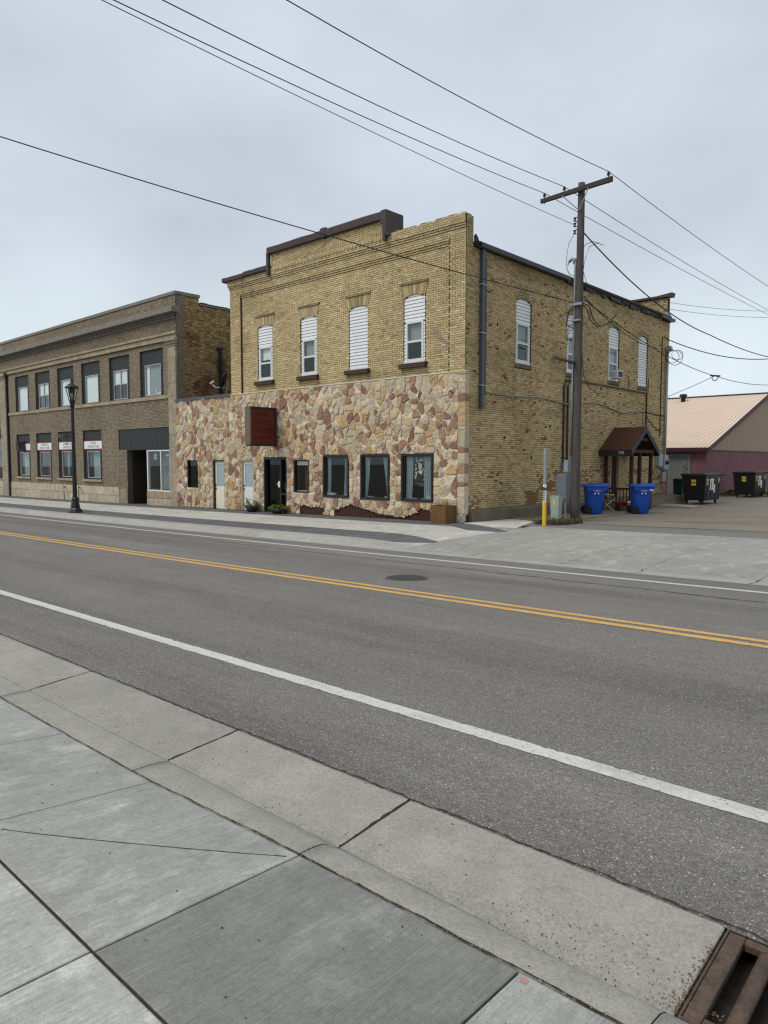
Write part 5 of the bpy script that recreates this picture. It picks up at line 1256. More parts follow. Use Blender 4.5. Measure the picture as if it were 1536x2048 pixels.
# ================================================================== PORCH CANOPY AND SIDE-WALL FITTINGS
XW_ = XC
pc = thing('porch_canopy', 'small brown gabled porch canopy on posts at the side door', 'canopy', (-13.1, 29.8, -.2))
RY, RZ, HE, EZ2, XF, XB = 29.82, 3.24, 1.42, 2.26, -12.38, XC + .005
for s_ in (-1, 1):
    e = RY + s_ * HE; mb = MB()
    mb.hexa([(XB, e, EZ2 - .03), (XF, e, EZ2 - .03), (XF, RY, RZ - .03), (XB, RY, RZ - .03), (XB, e, EZ2 + .04), (XF, e, EZ2 + .04), (XF, RY, RZ + .04), (XB, RY, RZ + .04)]); mb.build('roof_slope', 'brown_shingle', pc)
mb = MB()
for s_ in (-1, 1):
    e = RY + s_ * (HE + .03)
    mb.hexa([(XF + .001, e, EZ2 - .22), (XF + .04, e, EZ2 - .22), (XF + .04, RY, RZ - .20), (XF + .001, RY, RZ - .20), (XF + .001, e, EZ2 + .03), (XF + .04, e, EZ2 + .03), (XF + .04, RY, RZ + .05), (XF + .001, RY, RZ + .05)])
    mb.box(XB, XF, e - .02, e + .02, EZ2 - .22, EZ2 + .01)
mb.build('barge_board', 'black_trim', pc)
mb = MB(); mb.box(XF - .10, XF - .02, RY - 1.15, RY + 1.0, 2.16, 2.30); mb.box(XF - .10, XF - .02, RY - .4, RY + .4, 2.68, 2.78); mb.box(XB, XF - .11, RY - 1.12, RY - 1.02, 2.16, 2.26); mb.box(XB, XF - .11, RY + .9, RY + 1.0, 2.16, 2.26); mb.build('beam', 'brown_wood', pc)
zg2 = G(-12.5, 29) + .05
for (x, y) in ((-12.50, 28.75), (-12.50, 29.55), (-12.50, 30.72), (-13.62, 28.75)):
    mb = MB(); mb.box(x - .065, x + .065, y - .065, y + .065, zg2, 2.17); mb.build('post', 'brown_wood', pc)
for (za, zb) in ((.62, .70),):
    mb = MB(); mb.box(-13.62, -12.56, 28.72, 28.78, za, zb); mb.build('rail', 'brown_wood', pc)
for k in range(6): mb = MB(); x = -13.45 + k * .15; mb.box(x, x + .035, 28.735, 28.77, zg2, .619); mb.build('baluster', 'brown_wood', pc)
text_mesh('house_number', '133', .17, 'sign_white', pc, (-12.78, RY - HE - .053, EZ2 - .10), (1, 0, 0), (0, 0, 1), (0, -1, 0), .003)
mb = MB(); mb.box(XC + .01, -12.3, 28.6, 31.0, G(-13, 30) - .1, G(-13, 30) + .16); mb.build('porch_step', 'old_concrete', pc)
# side door (part of the building)
mb = MB(); SIDE.box(mb, 29.505, 29.57, -.2, .02, -.1, 2.11); SIDE.box(mb, 30.35, 30.415, -.2, .02, -.1, 2.11); SIDE.box(mb, 29.5705, 30.3495, -.2, .02, 2.04, 2.11); D = mb.build('side_door', 'tan_paint', bld)
mb = MB(); SIDE.box(mb, 29.571, 30.349, -.15, -.11, -.05, 2.039); mb.build('door_leaf', 'brown_wood', D)
mb = MB(); SIDE.box(mb, 29.45, 30.47, -.03, .004, 2.121, 2.30); mb.build('side_lintel', 'brown_stone', bld)
# wavy conduit
def pipe(name, pts, r, m, parent, n=8): mb = MB(); mb.tube(pts, r, n); return mb.build(name, m, parent, smooth=True)
def sp(y, z, n=.045): return (XC + n, y, z)
W1 = [(19.75, 4.13), (20.6, 4.11), (21.5, 4.09), (22.4, 4.14), (23.2, 4.17), (24.1, 4.14), (25.0, 4.08), (25.7, 4.02), (26.3, 4.10), (26.9, 4.18), (27.9, 4.23), (28.6, 4.20), (29.25, 4.11), (29.9, 4.02), (30.5, 3.95), (31.1, 4.0), (31.8, 4.08), (32.78, 4.13)]
pipe('sagging_conduit', [sp(*q) for q in W1], .03, 'conduit', bld); pipe('sagging_conduit', [sp(32.78, 4.14), sp(32.8, 3.05)], .028, 'conduit', bld)
pipe('wall_pipe', [sp(25.9, 5.02), sp(33.06, 4.99)], .035, 'old_concrete', bld); pipe('wall_pipe', [sp(33.08, 5.0), sp(33.09, 3.1)], .03, 'black_trim', bld)
pipe('wall_cable', [sp(32.85, 4.12, .02), sp(33.9, 4.06, .02), sp(35.6, 4.02, .02)], .022, 'black_trim', bld)
pipe('wall_cable', [sp(34.82, 3.0, .02), sp(34.80, 7.8, .02), sp(35.1, 7.86, .02), sp(35.8, 7.74, .02)], .022, 'black_trim', bld)
pipe('wall_cable', [sp(31.05, 4.95, .02), sp(31.2, 5.3, .02), sp(31.1, 5.6, .02), sp(30.85, 5.62, .02)], .012, 'black_trim', bld)
pipe('wall_cable', [sp(33.28, 5.0, .02), sp(33.3, 5.7, .02)], .014, 'black_trim', bld)
pipe('wall_cable', [sp(33.2, 3.9, .02), sp(34.0, 3.5, .02), sp(35.0, 3.2, .02)], .014, 'black_trim', bld)
for y in (25.24, 25.55): pipe('riser_pipe', [sp(y, 1.75), sp(y, 4.75), sp(y + .12, 4.95), sp(y + .45, 5.02)], .04, 'iron', bld)
mb = MB(); SIDE.box(mb, 25.15, 25.38, .002, .14, 1.55, 1.78); SIDE.box(mb, 25.42, 25.68, .002, .12, 1.50, 1.76); mb.build('junction_box', 'grey_metal', bld)
pipe('service_mast', [sp(35.30, .8, .09), sp(35.30, 7.15, .09)], .05, 'galv', bld)
mb = MB(); mb.hexa([(XC + .02, 35.2, 7.12), (XC + .35, 35.2, 7.2), (XC + .35, 35.42, 7.2), (XC + .02, 35.42, 7.12), (XC + .04, 35.2, 7.38), (XC + .26, 35.2, 7.42), (XC + .26, 35.42, 7.42), (XC + .04, 35.42, 7.38)]); mb.build('weatherhead', 'galv', bld, bevel=.03)
mb = MB(); SIDE.box(mb, 34.40, 34.90, .01, .20, 1.55, 2.16); mb.build('meter_box', 'galv', bld, bevel=.015)
mb = MB(); SIDE.box(mb, 35.0, 35.5, .01, .22, 1.40, 2.12); mb.build('meter_box', 'galv', bld, bevel=.015)
mb = MB(); mb.lathe([(.10, 0), (.10, .09), (.07, .12), (.005, .13)], (0, 0, 0), 14); mb.v = [(XC + .22 + v[2], 35.25 + v[0], 1.75 + v[1]) for v in mb.v]; mb.build('meter_dial', 'charcoal', bld, smooth=True)
mb = MB(); SIDE.box(mb, 35.05, 35.45, .01, .14, .80, 1.28); mb.build('meter_box', 'galv', bld, bevel=.015)
for k, r in enumerate((.42, .50, .33)):
    pts = [(XC + .3 + .55 * math.sin(t) * r + .12 * k, 35.4 + .25 * math.sin(t), 7.2 - .6 * (1 - math.cos(t)) * r * 1.2) for t in np.linspace(0, 6.0, 18)]; pipe('cable_loop', pts, .014, 'wire', bld, 5)
# cracks and holes on the walls are real dark chips
mb = MB()
for (y, z) in ((21.1, 2.6), (22.9, 1.9), (24.2, 3.1), (27.2, 5.9), (28.4, 4.8), (24.9, 6.1), (20.6, 6.4), (33.9, 6.3)):
    SIDE.box(mb, y, y + random.uniform(.06, .14), -.03, .0035, z, z + random.uniform(.05, .12))
mb.build('missing_brick', 'pit', bld)

# window air conditioner
aw = thing('window_air_conditioner', 'white window air conditioner in the third side window', 'air conditioner', (XC + .2, 29.75, 5.4))
mb = MB(); mb.box(XC - .12, XC + .30, 29.36, 29.90, 5.38, 5.70); mb.build('case', 'white_paint', aw, bevel=.012)
mb = MB(); mb.box(XC + .301, XC + .306, 29.42, 29.85, 5.42, 5.66); mb.build('grille', 'charcoal', aw)
for k in range(5): mb = MB(); y = 29.359; mb.box(XC - .02 + k * .06, XC + .012 + k * .06, y - .004, y, 5.43, 5.65); mb.build('vent_slot', 'blind_grey', aw)
# satellite dish
sdh = thing('satellite_dish', 'grey satellite dish on the flat roof between the buildings', 'satellite dish', (-28.5, 20.3, 4.72))
cx, cyv, cz = -28.6, 19.95, 5.60; mb = MB(); vs = []; R_, K = 6, 20; nrm = Vector((-.70, -.60, .35)).normalized(); ua = nrm.cross(Vector((0, 0, 1))).normalized(); ub = ua.cross(nrm)
for i in range(R_ + 1):
    for k in range(K):
        t = 2 * math.pi * k / K; rr = i / R_; p = Vector((cx, cyv, cz)) + ua * (.30 * rr * math.cos(t)) + ub * (.42 * rr * math.sin(t)) + nrm * (.08 * rr * rr); vs.append(tuple(p))
mb.add(vs, [(i * K + k, i * K + (k + 1) % K, (i + 1) * K + (k + 1) % K, (i + 1) * K + k) for i in range(R_) for k in range(K)]); o = mb.build('dish', 'charcoal', sdh, smooth=True)
sm = o.modifiers.new('s', 'SOLIDIFY'); sm.thickness = .02
pipe('arm', [(cx, cyv + .03, cz - .35), (cx - .45, cyv - .25, cz - .30), (cx - .62, cyv - .32, cz - .12)], .03, 'alu', sdh)
mb = MB(); mb.tube([(cx - .66, cyv - .36, cz - .14), (cx - .52, cyv - .26, cz - .02)], .06, 10); mb.build('receiver', 'alu', sdh); pipe('mast', [(cx + .05, cyv + .1, cz - .1), (cx + .02, cyv + .1, cz - .42), (cx - .12, cyv + .1, 4.73)], .035, 'alu', sdh)

# ================================================================== UTILITY POLE
PX, PY = -11.28, 21.6; PZ = G(PX, PY) - .3
pole = thing('utility_pole', 'weathered wooden utility pole with a crossarm beside the brick building', 'utility pole', (PX, PY, G(PX, PY)))
mb = MB(); pts = [(PX, PY, lerp(PZ, 10.72, i / 12)) for i in range(13)]; mb.tube(pts, [lerp(.150, .108, i / 12) for i in range(13)], 18); mb.build('shaft', 'pole_wood', pole, smooth=True)
mb = MB(); mb.hexa([(-12.65, PY - .22, 10.36), (-10.16, PY - .22, 10.44), (-10.16, PY - .12, 10.44), (-12.65, PY - .12, 10.36), (-12.65, PY - .22, 10.49), (-10.16, PY - .22, 10.60), (-10.16, PY - .12, 10.60), (-12.65, PY - .12, 10.49)]); mb.build('crossarm', 'arm_wood', pole, bevel=.008)
for x2, z2 in ((-11.83, 10.39), (-10.93, 10.43)): mb = MB(); mb.tube([(PX + (.02 if x2 > PX else -.02), PY - .15, 9.85), (x2, PY - .228, z2)], .016, 6); mb.build('brace', 'galv', pole)
INS = [(-12.52, 10.49), (-11.80, 10.52), (-10.29, 10.59)]
for x, z in INS:
    mb = MB(); mb.lathe([(.012, -.18), (.012, .06), (.05, .065), (.055, .10), (.03, .115), (.045, .125), (.04, .165), (.01, .18)], (x, PY - .17, z), 12); mb.build('insulator', 'insulator', pole, smooth=True)
for z in (9.62, 9.45, 9.22):
    mb = MB(); mb.lathe([(.02, -.06), (.05, -.05), (.03, 0), (.05, .05), (.02, .06)], (PX - .20, PY - .03, z), 10); mb.tube([(PX - .1, PY, z + .06), (PX - .22, PY - .03, z + .06)], .012, 6); mb.tube([(PX - .1, PY, z - .06), (PX - .22, PY - .03, z - .06)], .012, 6); mb.build('spool_insulator', 'insulator', pole)
pipe('riser_conduit', [(PX - .15, PY - .06, G(PX, PY) + .55), (PX - .135, PY - .06, 8.05), (PX - .14, PY - .06, 8.25)], .036, 'galv', pole)
pipe('riser_conduit', [(PX - .12, PY - .13, 2.0), (PX - .12, PY - .13, 5.0)], .03, 'grey_metal', pole)
mb = MB(); mb.tube([(PX - .16, PY - .05, 8.2), (PX - .17, PY - .05, 8.34), (PX - .26, PY - .07, 8.38), (PX - .33, PY - .1, 8.28)], [.05, .065, .06, .05], 10); mb.build('weatherhead', 'galv', pole, smooth=True)
for pts, r in (([(PX - .32, PY - .1, 8.3), (PX - .45, PY - .1, 8.2), (PX - .48, PY, 8.5), (PX - .42, PY, 8.9), (PX - .2, PY, 9.22)], .008), ([(PX - .32, PY - .1, 8.3), (PX - .42, PY - .1, 8.1), (PX - .36, PY, 7.9), (PX - .2, PY, 7.85)], .012),
    ([(PX + .12, PY, 8.7), (PX + .22, PY, 8.78), (PX + .36, PY + .2, 8.86), (PX + .5, PY + .6, 8.80)], .010), ([(PX + .12, PY, 8.0), (PX + .18, PY, 8.3), (PX + .26, PY + .1, 8.7), (PX + .45, PY + .4, 8.86)], .010), ([(PX + .13, PY, 7.9), (PX + .22, PY, 7.6), (PX + .45, PY, 7.2), (PX + .75, PY + .1, 7.05)], .009),
    ([(PX + .1, PY, 6.95), (PX + .3, PY + .1, 6.8), (PX + .4, PY + .2, 6.4), (PX + .6, PY + .3, 6.15), (PX + .85, PY + .5, 6.3), (PX + 1.0, PY + .6, 6.55)], .02), ([(PX + .1, PY, 6.9), (PX + .28, PY, 6.7), (PX + .42, PY, 6.3), (PX + .66, PY, 6.1)], .02),
    ([(PX + .12, PY, 6.2), (PX + .3, PY, 6.3), (PX + .42, PY, 6.6), (PX + .3, PY, 7.0)], .008), ([(PX + .14, PY, 5.3), (PX + .2, PY, 4.6), (PX + .4, PY + .1, 4.15), (PX + .6, PY + .3, 4.0)], .014)):
    pipe('jumper_wire', pts, r, 'wire', pole, 5)
for k in range(9):
    z = 6.9 - k * .12; a = random.uniform(.3, .6); pts = [(PX - .12, PY - .1, z + .2), (PX - .25 - .3 * a, PY - .05, z + random.uniform(-.1, .2)), (PX - .3 - .2 * a, PY - .1, z - random.uniform(.1, .4)), (PX - .15, PY - .1, z - random.uniform(.1, .5))]; pipe('tangled_wire', pts, .007, 'wire', pole, 4)
mb = MB(); mb.box(PX - .24, PX + .15, PY - .19, PY - .10, 6.85, 6.93); mb.box(PX - .22, PX + .12, PY - .19, PY - .12, 6.35, 6.40); mb.build('cable_clamp', 'galv', pole)
pipe('pipe_bracket', [(PX - .05, PY - .12, 5.02), (PX - .06, PY - 1.42, 5.06)], [.045, .04], 'iron', pole); mb = MB(); mb.lathe([(.06, -.05), (.07, 0), (.06, .05)], (0, 0, 0), 10); mb.v = [(PX - .06 + v[0], PY - 1.45 + v[2], 5.06 + v[1]) for v in mb.v]; mb.build('bracket_end', 'iron', pole)
for k in range(14): mb = MB(); z = 1.2 + k * .62; a = k * 2.1; mb.tube([(PX + .1 * math.cos(a), PY - .1, z), (PX + .13 * math.cos(a), PY - .165 + .002 * k, z)], .014, 6); mb.build('bolt', 'iron', pole)
cab = thing('electric_cabinet', 'grey steel electric cabinet mounted beside the utility pole', 'cabinet', (-11.75, PY, .4))
mb = MB(); mb.box(-11.97, -11.58, PY - .03, PY + .22, .52, 1.40); mb.build('case', 'grey_metal', cab, bevel=.012)
mb = MB(); mb.box(-11.95, -11.60, PY - .045, PY - .0305, .56, 1.37); mb.build('door', 'grey_metal', cab)
mb = MB(); mb.box(-11.72, -11.56, PY - .02, PY + .12, 1.45, 1.86); mb.build('meter_socket', 'galv', cab, bevel=.01)
mb = MB(); mb.tube([(-11.66, PY + .05, G(PX, PY) - .1), (-11.66, PY + .05, 1.46)], .03, 8); mb.tube([(-11.9, PY + .1, G(PX, PY) - .1), (-11.9, PY + .1, .53)], .03, 8); mb.build('support', 'galv', cab)
pipe('cable', [(-11.6, PY, 1.85), (-11.7, PY - .1, 2.0), (-11.85, PY, 1.9)], .012, 'wire', cab, 5)

# ================================================================== OVERHEAD WIRES
def wire(label, pts, r=.011, m='wire', n=5):
    mb = MB(); P = []
    for a, b in zip(pts[:-1], pts[1:]):
        A, B_ = Vector(a[0]), Vector(b[0]); sag = b[1]
        for i in range(24): t = i / 24; p = A.lerp(B_, t); p.z -= 4 * sag * t * (1 - t); P.append(tuple(p))
    P.append(pts[-1][0]); mb.tube(P, r, n); o = mb.build('overhead_wire', m, smooth=True); tag(o, label, 'wire', 'overhead wires'); return o
wire('power wire on the right end insulator of the crossarm', [((-10.29, -13.2, 10.77), 0), ((-10.29, PY - .17, 10.77), .80), ((-10.29, 62, 10.9), .45)])
wire('power wire on the crossarm insulator just left of the pole', [((-11.80, -14, 10.7), 0), ((-11.80, PY - .17, 10.69), .78), ((-11.80, 66, 10.9), .45)])
wire('power wire on the left end insulator of the crossarm', [((-12.52, -15, 10.6), 0), ((-12.52, PY - .17, 10.66), .66), ((-12.52, 68, 11.0), .25)])
wire('lower neutral wire ending on the spool insulators of the pole', [((-11.53, -14, 9.8), 0), ((-11.53, PY - .05, 9.47), .36)], .008)
wire('thick twisted service cable falling from the pole to the right', [((PX + .10, PY - .02, 9.16), 0), ((-11.1, 33.4, 7.41), .42), ((-11.1, 46, 7.62), .18)], .022)
wire('service cable crossing the street to the left of the brick building', [((-19.42, 7.0, 9.86), 0), ((PX - .12, PY - .12, 6.95), .12)], .016)
wire('upper telephone cable from the pole down to the rear service mast', [((PX + .12, PY + .1, 7.15), 0), ((XC + .25, 35.4, 7.25), .5)], .016)
wire('lower telephone cable from the pole to the splice above the shed', [((PX + .12, PY + .1, 7.05), 0), ((-12.31, 38, 6.10), .32), ((-11.94, 46, 6.24), .12), ((-11.5, 54, 6.6), .1)], .016)
wire('thick twisted cable fixed to the rear corner running off to the right', [((XC + .05, 35.8, 7.74), 0), ((-11.47, 44, 7.49), .30), ((-9.8, 50, 7.9), .1)], .024)
wire('upper thin wire from the rear parapet to the right', [((XC - .1, 35.6, 9.60), 0), ((-11.57, 44, 10.12), .1), ((-9, 54, 10.8), .1)], .010)
wire('second thin wire below it from the rear parapet to the right', [((XC - .1, 35.6, 9.28), 0), ((-11.55, 44, 9.77), .1), ((-9, 54, 10.4), .1)], .010)
wire('low wire rising from behind the building to the splice above the shed', [((-17.4, 37.0, 4.2), 0), ((-12.31, 38, 6.10), .12)], .014)
sp_ = thing('cable_splice', 'small looped cable splice hanging above the shed roof', 'cable splice', (-12.31, 38, 6.1))
mb = MB(); mb.tube([(-12.31 + .14 * math.sin(t), 38 + .04 * math.sin(2 * t), 6.0 + .14 * math.cos(t)) for t in np.linspace(.2, 6.0, 14)], .02, 6); mb.build('loop', 'wire', sp_); mb = MB(); mb.tube([(-12.5, 37.9, 6.13), (-12.12, 38.2, 6.1)], .04, 8); mb.build('sleeve', 'wire', sp_)

# ================================================================== STREET LAMP
LX, LY = -31.23, 13.82; LZ = G(LX, LY)
lamp = thing('street_lamp', 'black cast iron lantern street lamp on the far pavement', 'street lamp', (LX, LY, LZ))
def lat(name, prof, m, n=16, sm=True): mb = MB(); mb.lathe(prof, (LX, LY, LZ), n); return mb.build(name, m, lamp, smooth=sm)
lat('base', [(.31, -.02), (.31, .05), (.27, .08), (.25, .14), (.215, .18), (.18, .22), (.20, .27), (.175, .36), (.145, .50), (.135, .58), (.155, .62), (.12, .66), (.11, .70)], 'black_iron', 8, False)
mb = MB(); mb.tube([(LX, LY, LZ + .66), (LX, LY, LZ + 4.6)], [.10, .062], 10); mb.build('shaft', 'black_iron', lamp)
lat('neck', [(.062, 4.55), (.10, 4.62), (.08, 4.70), (.10, 4.78), (.125, 4.86), (.11, 4.90)], 'black_iron')
for k in range(6):
    a = 2 * math.pi * k / 6; mb = MB(); mb.tube([(LX + .115 * math.cos(a), LY + .115 * math.sin(a), LZ + 4.88), (LX + .245 * math.cos(a), LY + .245 * math.sin(a), LZ + 5.44)], .017, 6); mb.build('cage_bar', 'black_iron', lamp)
    a2 = a + 2 * math.pi / 6; mb = MB(); q = lambda r, z, t: (LX + r * math.cos(t), LY + r * math.sin(t), LZ + z); mb.add([q(.11, 4.9, a), q(.11, 4.9, a2), q(.24, 5.43, a2), q(.24, 5.43, a)], [(0, 1, 2, 3)]); mb.build('lantern_pane', 'glass', lamp)
lat('lamp_core', [(.05, 4.9), (.055, 5.2), (.035, 5.3), (.005, 5.32)], 'frosted'); lat('lamp_holder', [(.085, 5.22), (.09, 5.44), (.01, 5.45)], 'black_iron')
lat('roof', [(.285, 5.43), (.295, 5.46), (.23, 5.52), (.14, 5.60), (.075, 5.64), (.06, 5.71), (.035, 5.75), (.045, 5.79), (.015, 5.86), (.002, 5.90)], 'black_iron')

# ================================================================== PLANTERS
pl = thing('rusty_planter', 'square rusty steel planter box at the corner of the stone wall', 'planter', (-14.34, YF - .42, zground(-14.3)))
zz = zground(-14.3); X0, X1, Y0, Y1 = -14.60, -13.99, YF - .70, YF - .12; mb = MB()
mb.box(X0, X1, Y0, Y0 + .02, zz, zz + .58); mb.box(X0, X1, Y1 - .02, Y1, zz, zz + .58); mb.box(X0, X0 + .02, Y0 + .0205, Y1 - .0205, zz, zz + .58); mb.box(X1 - .02, X1, Y0 + .0205, Y1 - .0205, zz, zz + .58); mb.build('box', 'corten', pl)
mb = MB(); mb.box(X0 + .021, X1 - .021, Y0 + .021, Y1 - .021, zz + .3, zz + .50); mb.build('earth', 'soil', pl)
GREEN = [S(74, 92, 46), S(96, 112, 56), S(120, 126, 60), S(60, 78, 42), S(150, 146, 70)]
def plant(mb, c, r, h, n, lf=.06, pal=GREEN):
    for _ in range(n):
        a = random.uniform(0, 6.28); rr = r * math.sqrt(random.random()); z = h * random.random() ** .8 * (1 - .4 * rr / r); p = Vector((c[0] + rr * math.cos(a), c[1] + rr * math.sin(a), c[2] + z)); d = Vector((math.cos(a) * random.uniform(.3, 1), math.sin(a) * random.uniform(.3, 1), random.uniform(-.4, .7))).normalized(); s_ = d.cross(Vector((random.uniform(-1, 1), random.uniform(-1, 1), 1))).normalized(); l = lf * random.uniform(.6, 1.3)
        mb.add([tuple(p), tuple(p + d * l * .5 + s_ * l * .3), tuple(p + d * l), tuple(p + d * l * .5 - s_ * l * .3)], [(0, 1, 2, 3)], jit(random.choice(pal), .25, .06))
for (x, lab, kd) in ((-24.62, 'overgrown flower pot left of the dark shop entrance', 0), (-22.78, 'low black bowl of trailing plants right of the shop entrance', 1)):
    z = zground(x); y = YF - .38; fp_ = thing('flower_pot', lab, 'flower pot', (x, y, z), group='plant pots by the shop entrance')
    mb = MB(); mb.lathe([(.17, 0), (.24, .12), (.26, .24), (.235, .25), (.2, .16), (.002, .15)] if kd == 0 else [(.26, 0), (.34, .10), (.36, .20), (.33, .21), (.28, .14), (.002, .13)], (x, y, z), 16); mb.build('pot', 'black_trim' if kd else 'charcoal', fp_, smooth=True)
    mb = MB(); plant(mb, (x, y, z + .14), .31 if kd == 0 else .36, .40 if kd == 0 else .26, 300, .08)
    if kd == 0:
        for _ in range(14): a = random.uniform(2.6, 4.2); mb.tube([(x, y, z + .2), (x + .35 * math.cos(a), y + .1 * math.sin(a), z + random.uniform(.4, .62))], .005, 4, S(70, 80, 44)); 
        plant(mb, (x - .38, y, z + .42), .12, .2, 40, .05)
    else: plant(mb, (x - .45, y, z + .05), .18, .25, 70, .07); plant(mb, (x + .42, y, z + .0), .15, .22, 60, .07)
    mb.build('foliage', 'leaf', fp_, kind='stuff')

# ================================================================== ALLEY OBJECTS
def make_bin():
    t = thing('recycling_bin', '', 'recycling bin', (0, 0, 0), 0, True, 'blue recycling bins by the side door')
    # local: x = towards the wheels (back) negative, camera sees the -y side
    mb = MB(); prof = [(0, .27, .24), (.03, .285, .25), (.55, .335, .285), (.80, .36, .30), (.86, .37, .31), (1.0, .40, .33)]; vs = []; K = 24
    def rr(hx, hy, t): c, s_ = math.cos(t), math.sin(t); p = 5; k = (abs(c) ** p + abs(s_) ** p) ** (-1 / p); return hx * k * c, hy * k * s_
    for z, hx, hy in prof:
        for k in range(K): x, y = rr(hx, hy, 2 * math.pi * (k + .5) / K); vs.append((x + (.03 * z), y, z + .03))
    fs = [(i * K + k, i * K + (k + 1) % K, (i + 1) * K + (k + 1) % K, (i + 1) * K + k) for i in range(len(prof) - 1) for k in range(K)] + [tuple(range(K))[::-1], tuple(range((len(prof) - 1) * K, len(prof) * K))]
    mb.add(vs, fs); mb.build('body', 'bin_blue', t, smooth=True).modifiers.new('e', 'EDGE_SPLIT').split_angle = .7
    mb = MB(); vs = []
    for z, g in ((1.035, .05), (1.065, .055), (1.10, .02), (1.13, -.06)):
        for k in range(K): x, y = rr(.42 + g, .345 + g * .8, 2 * math.pi * (k + .5) / K); vs.append((x + .04, y, z + (.03 if x > .2 else 0) * (z > 1.09)))
    mb.add(vs, [(i * K + k, i * K + (k + 1) % K, (i + 1) * K + (k + 1) % K, (i + 1) * K + k) for i in range(3) for k in range(K)] + [tuple(range(K))[::-1], tuple(range(3 * K, 4 * K))]); mb.build('lid', 'bin_blue', t, smooth=True).modifiers.new('e', 'EDGE_SPLIT').split_angle = .6
    mb = MB(); mb.prism([(-.12, .86), (.10, .80), (.40, .96), (.44, 1.05), (-.38, 1.05), (-.37, .90)], lambda u, z, q: (u + .03, q, z), -.345, -.29); mb.build('shoulder', 'bin_blue', t, bevel=.015)
    mb = MB(); mb.tube([(.50, -.26, 1.05), (.53, -.20, 1.13), (.53, .20, 1.13), (.50, .26, 1.05)], .028, 8); mb.build('handle', 'bin_blue', t, smooth=True)
    mb = MB(); mb.box(.28, .345, -.24, -.10, .18, .62); mb.build('grab_slot', 'charcoal', t)
    for y in (-.29, .21):
        mb = MB(); mb.lathe([(.05, -.045), (.145, -.04), (.155, -.02), (.155, .02), (.145, .04), (.05, .045)], (0, 0, 0), 20); mb.v = [(-.27 + v[0], y + .04 + v[2], .155 + v[1]) for v in mb.v]; mb.build('wheel', 'rubber', t, smooth=False)
    mb = MB()
    for k in (0, 1):
        cx = -.06 + .13 * k; mb.prism([(cx + .030 * math.cos(a), .79 + .030 * math.sin(a)) for a in np.linspace(0, 6.283, 15)[:-1]], lambda u, z, q: (u, q - .0012 * 0, z), -.352, -.349)
    for i in range(8): u = -.12 + i * .036; mb.box(u, u + .024, -.352, -.349, .888, .900)
    for i in range(4): u = -.04 + i * .03; mb.box(u, u + .02, -.352, -.349, .858, .870)
    mb.build('printed_mark', 'sticker_white', t)
    return t
b1 = make_bin(); b1['label'] = 'blue wheeled recycling bin just right of the utility pole'
b2 = copy_tree(b1); b2['label'] = 'blue wheeled recycling bin in front of the porch canopy posts'
for b_, (x, y), ro, pa in ((b1, (-12.60, 25.62), 42, 0), (b2, (-11.50, 27.32), 44, 1)):
    b_.location = (x, y, G(x, y) + (.05 if pa == 0 else .008)); b_.rotation_euler = (0, 0, math.radians(ro)); b_.scale = (1.03, 1.03, 1.02)
mbx = MB(); mbx.box(.22, .36, -.36, -.357, .89, .94); mbx.build('white_tag', 'sticker_white', b2)

